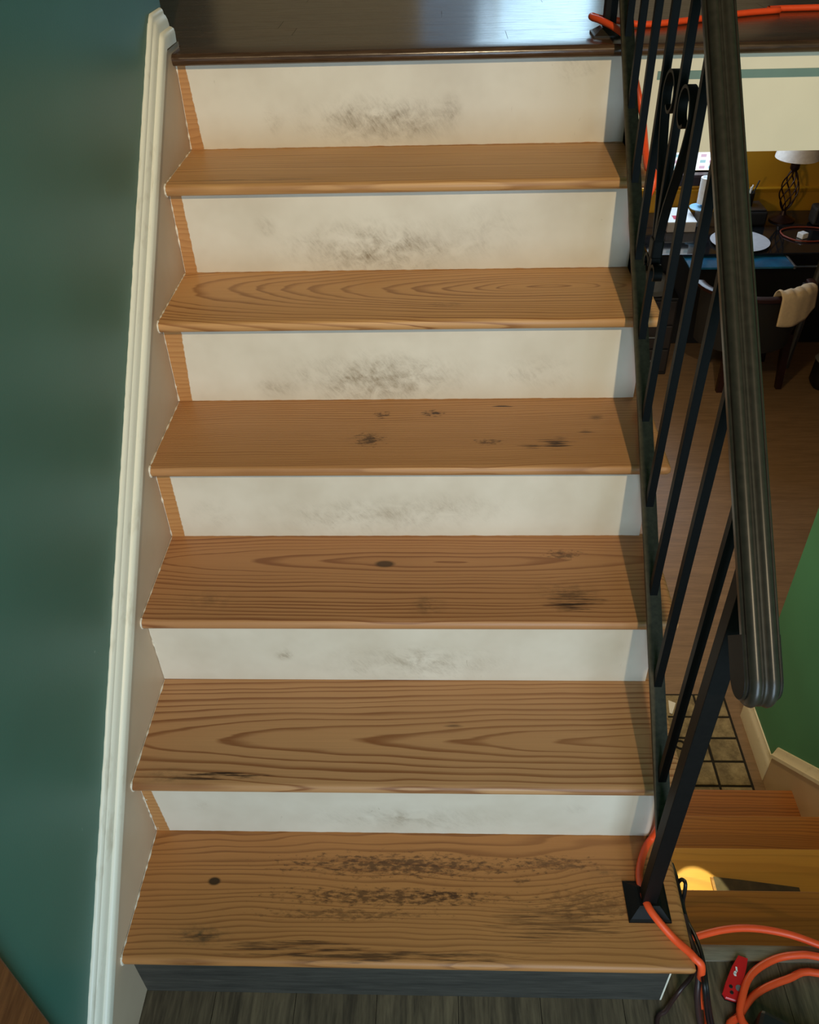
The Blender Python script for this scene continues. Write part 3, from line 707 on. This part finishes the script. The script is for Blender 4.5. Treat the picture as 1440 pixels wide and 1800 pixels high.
# ------------------------------------------------------------------ red folding knife
kn = empty('folding_knife', flo(1293, 1720, 0.0)); tag(kn, 'red folding utility knife lying on the grey floor edge', 'knife')
zk0, zk1 = 0.0065, 0.0175
outl = [(1298.7, 1678), (1315.5, 1684), (1313, 1701), (1305.6, 1731.7), (1296.4, 1760.7), (1275.8, 1753.8), (1270.4, 1745.4), (1275, 1728.6), (1287, 1698)]
top = [flo(a, b, zk1) for a, b in outl]; ctr = sum(top, Vector()) / len(top)
def ring(sc, z): return [(ctr.x + (p.x - ctr.x) * sc, ctr.y + (p.y - ctr.y) * sc, z) for p in top]
child_world('handle', g_sweep([ring(0.97, zk0 + 0.003), ring(1.0, zk0 + 0.005), ring(1.0, zk1 - 0.002), ring(0.95, zk1)]), M_red, kn)
child_world('liner', g_sweep([ring(1.0, zk0), ring(1.02, zk0 + 0.003)]), M_black, kn)
def disc(px, py, r, z, h): 
    c = flo(px, py, z); return g_lathe([(r, -0.001), (r, h * 0.6), (r * 0.8, h)], (c.x, c.y, z), 14)
for q in ((1285, 1734), (1286.5, 1744.5)): child_world('screw', disc(*q, 0.0034, zk1, 0.0008), M_black, kn)
child_world('pivot', disc(1299, 1737, 0.0058, zk1, 0.001), M_grey, kn)
mk = [[(1293, 1699), (1296, 1700), (1297, 1708), (1294, 1708)], [(1291, 1707), (1296, 1706.5), (1294.5, 1712), (1289.5, 1711)], [(1289, 1710), (1294, 1711), (1295, 1716), (1291.5, 1715.5), (1290, 1713)]]
gs = []
for poly in mk:
    pp = [flo(a, b, zk1) for a, b in poly]; gs.append(g_prism([(p.x, p.y) for p in pp], 2, zk1 - 0.0004, zk1 + 0.0003))
child_world('script_mark', geo_join(*gs), M_white, kn)
# black tool case corner
c = flo(1342, 1778, 0.05)
o = mesh_obj('tool_case', *g_bevbox(-0.005, 0.16, -0.16, 0.005, 0.0, 0.05, 0.008), M_black, None, (c.x, c.y, 0.0015)); o.rotation_euler = (0, 0, math.radians(-28))
tag(o, 'black plastic tool case corner standing on the entry floor', 'case')

# dark shim on the lower flight
zs = -0.38
pp = [flo(1254, 1541, zs + 0.006), flo(1300, 1546, zs + 0.006), flo(1405, 1560, zs + 0.006)]
poly = [(p.x, p.y) for p in pp] + [(pp[2].x, 0.325), (pp[0].x - 0.004, 0.325)]
sm = empty('wood_shim', (pp[0].x, 0.33, zs)); tag(sm, 'dark tapered wooden shim lying on a tread of the flight going down', 'shim')
M_shim = plain('dark_stained_shim', sr(70, 54, 40), 0.7, var=0.3)
child_world('wedge', g_prism(poly, 2, zs + 0.0008, zs + 0.006), M_shim, sm)
child_world('end_grain', g_box(poly[0][0] - 0.007, poly[0][0] - 0.0002, 0.325, poly[0][1], zs + 0.0008, zs + 0.0062), pine('shim_end_pine', 0.1, 0.1, 0, 0.006, 31), sm)

# ------------------------------------------------------------------ stone tile mat at the foot of the lower flight
t = NT('mat_stone'); info = t.n('ShaderNodeObjectInfo').outputs['Random']; co = t.vm('ADD', t.obj(), t.comb(t.m('MULTIPLY', info, 9.0), info, 0.0))
c = t.mix(t.mr(t.noise(co, 22, 5, 0.7), 0.35, 0.68), sr(112, 98, 72), sr(176, 160, 124)); c = t.mix(t.mr(t.noise(co, 6, 3), 0.4, 0.7, 0, 0.5), c, sr(96, 84, 60))
t.bump(t.noise(co, 90, 4), 0.4, 0.002); M_stone = t.out(c, 0.8)
M_matbase = plain('mat_dark_backing', sr(30, 26, 20), 0.9)
mt = empty('tile_mat', (1.42, 1.28, LOWZ)); tag(mt, 'stone tile patterned mat on the floor below the lower flight', 'mat')
mr_ = flo(1327, 1385, LOWZ); far = flo(1247, 1221, LOWZ)
MX1, MY0, MY1 = 1.648, 0.985, 1.495
child_world('backing', g_box(1.10, MX1, MY0, MY1, LOWZ, LOWZ + 0.006), M_matbase, mt)
rows = [MY1 - 0.004, 1.385, 1.29, 1.19, 1.09, MY0 + 0.004]
cols = [1.105, 1.27, 1.405, 1.53, MX1 - 0.005]
random.seed(12)
for i in range(5):
    for j in range(4):
        g = 0.0045
        j0, j1 = cols[j] + g, cols[j + 1] - g
        sh = 0.02 if i % 2 else 0.0
        if 0 < j: j0 += (random.uniform(-0.003, 0.003))
        child_world('stone_tile', g_bevbox(j0, j1, rows[i + 1] + g, rows[i] - g, LOWZ + 0.005, LOWZ + 0.0095 + random.uniform(0, 0.0015), 0.0018), M_stone, mt)
cr = flo(1196, 1309, LOWZ + 0.011)
child_world('dark_ring', g_tube([(cr.x + 0.017 * math.cos(a), cr.y + 0.017 * math.sin(a), LOWZ + 0.0105) for a in [i * math.pi / 12 for i in range(25)]], 0.0042, 6), M_matbase, mt)
pa = [flo(a, b, LOWZ + 0.0125) for a, b in ((1175, 1231), (1188, 1236), (1182, 1255), (1177, 1253))]
o = mesh_obj('paper_scrap', *g_prism([(p.x, p.y) for p in pa], 2, LOWZ + 0.0118, LOWZ + 0.0135), M_white)
tag(o, 'small scrap of white paper lying on the stone mat', 'paper')

# ------------------------------------------------------------------ the office in the lower room
DZT = -0.20
t = NT('smoked_glass_top'); M_glass = t.out(t.mix(t.mr(t.noise(t.obj(), 30, 2), 0.3, 0.7), sr(16, 17, 18), sr(24, 26, 28)), 0.07)
t = NT('blue_tinted_glass'); M_blue = t.out(t.mix(t.mr(t.noise(t.obj(), 12, 2), 0.3, 0.7), sr(24, 74, 104), sr(34, 96, 128)), 0.12)
M_metal = plain('grey_desk_metal', sr(120, 124, 126), 0.35, metal=0.8)
DYF = flo(1300, 446, DZT)[1]
dk = empty('desk', (2.35, DYF + 0.3, LOWZ)); tag(dk, 'dark glass topped desk with metal legs against the golden wall', 'desk')
child_world('desktop', g_bevbox(1.72, 3.05, DYF, WBY - 0.03, DZT - 0.012, DZT, 0.003), M_glass, dk)
TRZ = DZT - 0.018
a0, a1 = flo(1213, 471, TRZ), flo(1398, 471, TRZ)
child_world('keyboard_tray', g_bevbox(a0.x, a1.x, a0.y, DYF + 0.06, TRZ - 0.012, TRZ, 0.003), M_blue, dk)
child_world('under_desk_dark', g_box(1.74, 3.03, DYF + 0.36, DYF + 0.378, LOWZ + 0.01, DZT - 0.013), M_black, dk)  # black sheet added for the darkness under the desk
child_world('tray_edge', g_bevbox(a1.x, a1.x + 0.012, a0.y - 0.004, DYF + 0.06, TRZ - 0.014, TRZ + 0.004, 0.002), M_metal, dk)
for xx in (1.80, 2.95):
    for (ya_, yb_) in ((DYF + 0.03, DYF + 0.12), (WBY - 0.08, WBY - 0.15)):
        child_world('leg', g_tube([(xx, ya_, LOWZ), (xx, yb_, DZT - 0.012)], 0.018, 10), M_metal, dk)
    child_world('cross_bar', g_tube([(xx, DYF + 0.07, LOWZ + 0.35), (xx, WBY - 0.11, LOWZ + 0.35)], 0.012, 8), M_metal, dk)
lg = flo(1432, 455, -0.3)
child_world('leg', g_tube([(lg.x - 0.05, DYF + 0.02, LOWZ + 0.02), (lg.x, DYF + 0.04, DZT - 0.012)], 0.02, 10), M_metal, dk)
child_world('cross_bar', g_tube([(a1.x, DYF + 0.05, -0.30), (lg.x, DYF + 0.05, -0.30)], 0.008, 8), M_metal, dk)

# storage box with printed lid
b0, b1 = flo(1172, 409, DZT), flo(1221, 407, DZT)
t = NT('printed_box_lid'); x, y, z = t.sep(t.obj())
rd = t.m('MULTIPLY', t.mr(t.m('ABSOLUTE', t.m('SUBTRACT', x, -0.005)), 0.035, 0.037, 1, 0), t.mr(t.m('ABSOLUTE', t.m('SUBTRACT', y, -0.055)), 0.03, 0.032, 1, 0))
M_lid = t.out(t.mix(rd, sr(226, 226, 224), sr(190, 60, 80)), 0.5)
bxo = empty('storage_box', ((b0.x + b1.x) / 2, b0.y + 0.13, DZT)); tag(bxo, 'white box with a red print on its lid standing on the desk', 'box')
child_world('body', g_bevbox(b0.x, b1.x, b0.y, b0.y + 0.24, DZT + 0.0005, DZT + 0.055, 0.003), plain('grey_box_card', sr(176, 168, 164), 0.7), bxo)
child_world('lid', g_bevbox(b0.x - 0.002, b1.x + 0.002, b0.y - 0.002, b0.y + 0.242, DZT + 0.055, DZT + 0.062, 0.002), M_lid, bxo)
# paper roll on a stand
py_ = 4.42
p0, p1 = at(1236, 357, 1, py_), at(1243, 312, 1, py_); pr_ = 0.036
zd = at(1236, 363, 1, py_)[2]
so = empty('paper_roll_stand', (p0.x, py_, DZT)); tag(so, 'blue grey pedestal stand under the white paper roll', 'stand')
child_world('pedestal', g_lathe([(0.04, 0.0005), (0.04, 0.008), (0.028, 0.014), (0.024, zd - DZT - 0.03), (0.03, zd - DZT - 0.012)], (p0.x - 0.01, py_, DZT), 20), M_grey, so, smooth=40)
child_world('plate', g_lathe([(0.02, -0.012), (0.062, -0.008), (0.066, -0.002), (0.062, 0.0)], (p0.x - 0.008, py_, zd), 24), plain('pale_blue_plate', sr(150, 200, 230), 0.3), so, smooth=40)
child_world('spindle', g_lathe([(0.012, 0.0), (0.012, p0.z - zd)], (p0.x, py_, zd), 12), plain('blue_spindle', sr(60, 130, 190), 0.3), so)
n = 24; hgt = p1.z - p0.z
o = mesh_obj('paper_roll', *g_lathe([(pr_ * 0.55, 0.001), (pr_, 0.001), (pr_, hgt), (pr_ * 0.8, hgt + 0.001), (pr_ * 0.72, hgt - 0.02), (0.001, hgt - 0.022)], (p0.x, py_, p0.z), n), plain('white_paper', sr(230, 234, 234), 0.8, var=0.05), smooth=40)
tag(o, 'upright roll of white paper on the desk stand', 'paper roll')
# round white disc
pc = flo(1300, 427, DZT)
o = mesh_obj('round_tray', *g_lathe([(0.08, 0.0008), (0.150, 0.006), (0.162, 0.012), (0.164, 0.015), (0.158, 0.015), (0.10, 0.009), (0.002, 0.008)], (pc.x, pc.y, DZT), 40), plain('pale_grey_tray', sr(176, 176, 180), 0.5), smooth=40)
tag(o, 'shallow round white tray on the dark desk', 'tray')
# table lamp
lp = flo(1374, 387, DZT); LY = lp.y
lt = at(1402, 277, 1, LY)
lm = empty('table_lamp', (lp.x, LY, DZT)); tag(lm, 'table lamp with twisted dark wire body and white shade', 'lamp')
Lx = lp.x
M_lampmetal = plain('dark_bronze_wire', sr(48, 26, 18), 0.35, metal=0.6)
child_world('base', g_lathe([(0.075, 0.0005), (0.075, 0.008), (0.05, 0.02), (0.02, 0.035), (0.012, 0.06)], (Lx, LY, DZT), 24), M_lampmetal, lm, smooth=40)
HZ = lt.z - DZT
for i in range(7):
    pth = []
    for k in range(15):
        u = k / 14; rr = 0.010 + 0.040 * math.sin(math.pi * u) ** 0.9; a = 2 * math.pi * i / 7 + 2.6 * u
        pth.append((Lx + rr * math.cos(a), LY + rr * math.sin(a), DZT + 0.06 + (HZ - 0.13) * u))
    child_world('cage_wire', g_tube(pth, 0.0042, 6), M_lampmetal, lm, smooth=60)
child_world('neck', g_lathe([(0.014, HZ - 0.075), (0.026, HZ - 0.06), (0.026, HZ - 0.03), (0.012, HZ - 0.02), (0.012, HZ + 0.05)], (Lx, LY, DZT), 16), M_lampmetal, lm, smooth=40)
t = NT('cloth_lamp_shade'); M_lshade = t.out(t.mix(t.mr(t.noise(t.obj(), 50, 2), 0.3, 0.7), sr(224, 214, 204), sr(236, 228, 218)), 0.8)
rb = (at(1398, 288, 1, LY) - at(1362, 283, 1, LY)).length
child_world('shade', g_sweep([[(Lx + r * math.cos(2 * math.pi * k / 32), LY + r * math.sin(2 * math.pi * k / 32), DZT + z) for k in range(32)] for r, z in ((rb, HZ), (rb * 0.99, HZ + 0.012), (rb * 0.55, HZ + 0.20), (rb * 0.53, HZ + 0.20), (rb * 0.96, HZ + 0.012), (rb * 0.97, HZ))], caps=False), M_lshade, lm, smooth=40)
# black printer with pen cup
pz = flo(1340, 398, DZT)
po = empty('printer', (pz.x, pz.y + 0.08, DZT)); tag(po, 'low black printer on the desk beside the lamp', 'printer')
child_world('body', g_bevbox(pz.x - 0.17, pz.x + 0.02, pz.y, pz.y + 0.18, DZT + 0.0005, DZT + 0.085, 0.012), M_black, po)
child_world('lid', g_bevbox(pz.x - 0.16, pz.x + 0.01, pz.y + 0.01, pz.y + 0.17, DZT + 0.085, DZT + 0.094, 0.004), plain('dark_printer_lid', sr(34, 34, 35), 0.3), po)
pcz = DZT + 0.0945
pq = Vector((pz.x - 0.085, pz.y + 0.10, pcz))
pcup = empty('pen_cup', pq); tag(pcup, 'black pen cup with pens standing on the printer', 'cup')
child_world('cup', g_lathe([(0.032, 0.0005), (0.034, 0.075), (0.031, 0.075), (0.029, 0.006), (0.001, 0.006)], pq, 20), M_black, pcup, smooth=40)
for (dx, dy, ln, m) in ((0.045, 0.0, 0.14, M_black), (0.02, 0.01, 0.11, M_white), (-0.02, 0.012, 0.10, M_grey), (0.0, -0.012, 0.11, M_white)):
    child_world('pen', g_tube([(pq.x + dx * 0.2, pq.y + dy, pq.z + 0.01), (pq.x + dx, pq.y + dy * 1.6, pq.z + ln)], 0.0045, 8), m, pcup)
# charger cube and cord
cc_ = flo(1410, 418, DZT)
o = mesh_obj('charger_cube', *g_bevbox(-0.022, 0.022, -0.022, 0.022, 0.0005, 0.032, 0.004), M_white, None, (cc_.x, cc_.y, DZT)); o.rotation_euler = (0, 0, 0.5)
tag(o, 'small white charger cube on the desk beside the lamp', 'charger')
cpt = [(cc_.x - 0.10 + 0.0, cc_.y + 0.02, DZT + 0.006), (cc_.x - 0.09, cc_.y + 0.10, DZT + 0.006), (cc_.x, cc_.y + 0.15, DZT + 0.006), (cc_.x + 0.14, cc_.y + 0.13, DZT + 0.006), (cc_.x + 0.22, cc_.y + 0.04, DZT + 0.006), (cc_.x + 0.10, cc_.y - 0.06, DZT + 0.006), (cc_.x - 0.04, cc_.y - 0.06, DZT + 0.006), (cc_.x - 0.10, cc_.y + 0.02, DZT + 0.006)]
o = mesh_obj('cable_coil', *g_tube(catmull(cpt, 5), 0.0045, 8), plain('rust_red_cable', sr(130, 50, 28), 0.5), smooth=60)
tag(o, 'rust red cable coiled around the white cube on the desk', 'cable')
mo = flo(1440, 398, DZT)
so2 = empty('block', (mo.x + 0.03, mo.y + 0.02, DZT)); tag(so2, 'dark grey desk speaker at the right end of the desk', 'block')  # plain block for an unidentified dark rounded shape
child_world('cabinet', g_bevbox(mo.x - 0.04, mo.x + 0.10, mo.y, mo.y + 0.10, DZT + 0.0005, DZT + 0.11, 0.018), plain('charcoal_block', sr(52, 48, 44), 0.6), so2)
child_world('front_face', g_bevbox(mo.x - 0.03, mo.x + 0.09, mo.y - 0.004, mo.y, DZT + 0.02, DZT + 0.10, 0.0015), M_black, so2)

# tub chair with a towel over its back
RZ = -0.245
pl, pb, prr = flo(1232, 491, RZ), flo(1330, 524, RZ), flo(1430, 495, RZ)
CXc = (pl.x + prr.x) / 2; hw = (prr.x - pl.x) / 2; yb_ = pb.y; CYc = yb_ + hw * 0.8
ch = empty('tub_chair', (CXc, CYc, LOWZ)); tag(ch, 'dark tub chair with a maroon wooden back rail pulled up to the desk', 'chair')
def arc(r, z, y_extra=0.0, a0=0.0, a1=180.0, n=24):
    return [(CXc - r * math.cos(math.radians(a0 + (a1 - a0) * i / n)), CYc - r * 0.8 * math.sin(math.radians(a0 + (a1 - a0) * i / n)) + y_extra, z) for i in range(n + 1)]
arcs = arc(hw, RZ)
rgs = []
for i, p in enumerate(arcs):
    c_ = Vector((CXc, CYc, RZ)); out_ = (Vector(p) - c_).normalized()
    rgs.append([Vector(p) + out_ * a + Vector((0, 0, b)) for a, b in ((-0.022, -0.022), (0.022, -0.022), (0.022, -0.004), (0.012, 0.0), (-0.012, 0.0), (-0.022, -0.004))])
child_world('back_rail', g_sweep(rgs), M_darkwood, ch, smooth=40)
SZ = LOWZ + 0.43
ot = arc(hw - 0.006, RZ - 0.022); ob = arc(hw - 0.03, SZ - 0.08, 0.03); it = arc(hw - 0.035, RZ - 0.022); ib = arc(hw - 0.06, SZ - 0.08, 0.03)
child_world('back_shell', g_sweep([[ot[i], ob[i], ib[i], it[i]] for i in range(len(ot))]), M_darkfabric, ch, smooth=40)
seat = [[(CXc + (hw - 0.07) * s * math.cos(a), CYc + 0.02 + (hw - 0.07) * 0.85 * s * math.sin(a), SZ + z) for a in [2 * math.pi * k / 28 for k in range(28)]] for s, z in ((0.9, -0.09), (1.0, -0.07), (1.0, -0.02), (0.93, 0.0), (0.4, 0.008))]
child_world('seat', g_sweep(seat), M_darkfabric, ch, smooth=40)
f0, f1 = flo(1263, 688, LOWZ), flo(1367, 682, LOWZ)
for (x_, y_) in ((f0.x, f0.y), (f1.x, f1.y), (f0.x, f0.y + 0.33), (f1.x, f1.y + 0.33)):
    tpx = CXc + (x_ - CXc) * 0.9
    child_world('leg', g_sweep([[(x_ - 0.016, y_ - 0.016, LOWZ), (x_ + 0.016, y_ - 0.016, LOWZ), (x_ + 0.016, y_ + 0.016, LOWZ), (x_ - 0.016, y_ + 0.016, LOWZ)],
                               [(tpx - 0.024, y_ - 0.024, SZ - 0.07), (tpx + 0.024, y_ - 0.024, SZ - 0.07), (tpx + 0.024, y_ + 0.024, SZ - 0.07), (tpx - 0.024, y_ + 0.024, SZ - 0.07)]]), M_darkwood, ch)
# towel: a grid draped over the rail
M_towel = plain('cream_cotton_towel', sr(206, 184, 150), 0.9, var=0.06, scale=60)
random.seed(5)
A0, A1 = 100, 146; nu, nv = 22, 26
V = []; F = []
for i in range(nu + 1):
    u = i / nu; a = A0 + (A1 - A0) * u
    pr2 = hw
    rx, ry = -math.cos(math.radians(a)), -0.8 * math.sin(math.radians(a))
    wrk = 0.003 * math.sin(u * 7) + 0.0015 * math.sin(u * 19 + 1)
    drop = 0.150 + 0.012 * math.sin(u * 5) - (0.04 * max(0, u - 0.75) * 4)
    for j in range(nv + 1):
        v = j / nv
        if v < 0.35:   # inner side, towards the seat
            q = v / 0.35; off = -0.032 - 0.03 * (1 - q); z = RZ + 0.012 - 0.13 * (1 - q) ** 1.5 + wrk * 0.5
        elif v < 0.55:
            q = (v - 0.35) / 0.2; off = -0.032 + 0.068 * q; z = RZ + 0.014 + 0.016 * math.sin(math.pi * q) + 0.005 * math.sin(u * 23 + q * 4) + 0.003 * math.sin(u * 41 - q * 3)
        else:
            q = (v - 0.55) / 0.45; off = 0.036 + wrk * (0.3 + 0.7 * q) + 0.008 * q; z = RZ + 0.010 - drop * q
        V.append((CXc + rx * (hw + off), CYc + ry * hw + (off * (ry / 0.8)), z))
for i in range(nu):
    for j in range(nv):
        k = i * (nv + 1) + j; F.append((k, k + 1, k + nv + 2, k + nv + 1))
o = mesh_obj('towel', V, F, M_towel, smooth=60)
md = o.modifiers.new('thickness', 'SOLIDIFY'); md.thickness = 0.005; md.offset = 1.0
tag(o, 'crumpled cream towel hanging over the back of the tub chair', 'towel')

# drawer unit with boxes left of the chair
dq = flo(1180, 610, LOWZ)
cb0x, cb1x, cby = 1.62, 1.93, 3.95
cab_ = empty('drawer_unit', ((cb0x + cb1x) / 2, cby, LOWZ)); tag(cab_, 'black drawer unit under the left end of the desk', 'cabinet')
child_world('body', g_bevbox(cb0x, cb1x, cby, cby + 0.45, LOWZ, LOWZ + 0.50, 0.006), M_black, cab_)
for i in range(3):
    dd = child_world('drawer', g_bevbox(cb0x + 0.012, cb1x - 0.012, cby - 0.014, cby, LOWZ + 0.03 + i * 0.155, LOWZ + 0.175 + i * 0.155, 0.004), plain('dark_drawer_%d' % i, sr(34, 30, 30), 0.5), cab_)
    v, f = g_tube([((cb0x + cb1x) / 2 - 0.05, cby - 0.028, LOWZ + 0.11 + i * 0.155), ((cb0x + cb1x) / 2 + 0.05, cby - 0.028, LOWZ + 0.11 + i * 0.155)], 0.006, 8)
    L = cab_.location; mesh_obj('handle', [(p[0] - L.x, p[1] - L.y, p[2] - L.z) for p in v], f, M_metal, dd)
# grey cushion on top of it, and a grey storage basket on the floor
zc = LOWZ + 0.5005
qc = flo(1205, 499, zc + 0.02)
o = mesh_obj('domed_cover', *g_lathe([(0.12, 0.0005), (0.122, 0.006), (0.085, 0.012), (0.08, 0.06), (0.06, 0.085), (0.02, 0.093), (0.001, 0.094)], (1.80, cby + 0.14, zc), 28), plain('grey_felt', sr(96, 98, 100), 0.95), smooth=50)
tag(o, 'grey domed cover lying on the black drawer unit', 'cover')
bq = flo(1196, 590, LOWZ)
bk = empty('storage_basket', (bq.x, bq.y, LOWZ)); tag(bk, 'grey woven storage basket on the floor beside the drawer unit', 'basket')
def sq(h, z, cx=bq.x, cy=bq.y + 0.12): return [(cx - h, cy - h * 0.8, z), (cx + h, cy - h * 0.8, z), (cx + h, cy + h * 0.8, z), (cx - h, cy + h * 0.8, z)]
M_bask = plain('grey_basket_weave', sr(92, 88, 78), 0.9, var=0.3, scale=120)
child_world('basket_body', g_sweep([sq(0.10, LOWZ + 0.0005), sq(0.12, LOWZ + 0.20), sq(0.105, LOWZ + 0.20), sq(0.09, LOWZ + 0.02)]), M_bask, bk)
child_world('rim', g_sweep([sq(0.125, LOWZ + 0.195), sq(0.127, LOWZ + 0.215), sq(0.108, LOWZ + 0.215), sq(0.106, LOWZ + 0.195)], caps=True), M_bask, bk)
child_world('label_tag', g_box(bq.x - 0.02, bq.x + 0.02, bq.y + 0.12 - 0.098, bq.y + 0.12 - 0.09, LOWZ + 0.07, LOWZ + 0.10), M_white, bk)
# black bag on the floor at the right
gq = flo(1444, 690, LOWZ)
bg = empty('shoulder_bag', (gq.x + 0.08, gq.y + 0.08, LOWZ)); tag(bg, 'black shoulder bag with a pale stripe on the floor right of the chair', 'bag')
def rr_(w_, d_, z): return [(gq.x + 0.08 + w_ * math.copysign(abs(math.cos(a)) ** 0.6, math.cos(a)), gq.y + 0.08 + d_ * math.copysign(abs(math.sin(a)) ** 0.6, math.sin(a)), z) for a in [2 * math.pi * k / 24 for k in range(24)]]
child_world('bag_body', g_sweep([rr_(0.11, 0.07, LOWZ + 0.0005), rr_(0.125, 0.08, LOWZ + 0.03), rr_(0.12, 0.075, LOWZ + 0.16), rr_(0.09, 0.04, LOWZ + 0.23), rr_(0.03, 0.01, LOWZ + 0.24)]), M_black, bg, smooth=50)
child_world('stripe', g_sweep([rr_(0.126, 0.081, LOWZ + 0.17), rr_(0.114, 0.07, LOWZ + 0.19), rr_(0.112, 0.068, LOWZ + 0.19), rr_(0.118, 0.073, LOWZ + 0.17)]), M_grey, bg, smooth=50)
child_world('strap', g_tube(catmull([(gq.x, gq.y + 0.08, LOWZ + 0.2), (gq.x - 0.02, gq.y + 0.06, LOWZ + 0.30), (gq.x + 0.08, gq.y + 0.05, LOWZ + 0.34), (gq.x + 0.17, gq.y + 0.06, LOWZ + 0.30), (gq.x + 0.16, gq.y + 0.08, LOWZ + 0.2)], 5), 0.009, 8), M_black, bg, smooth=60)
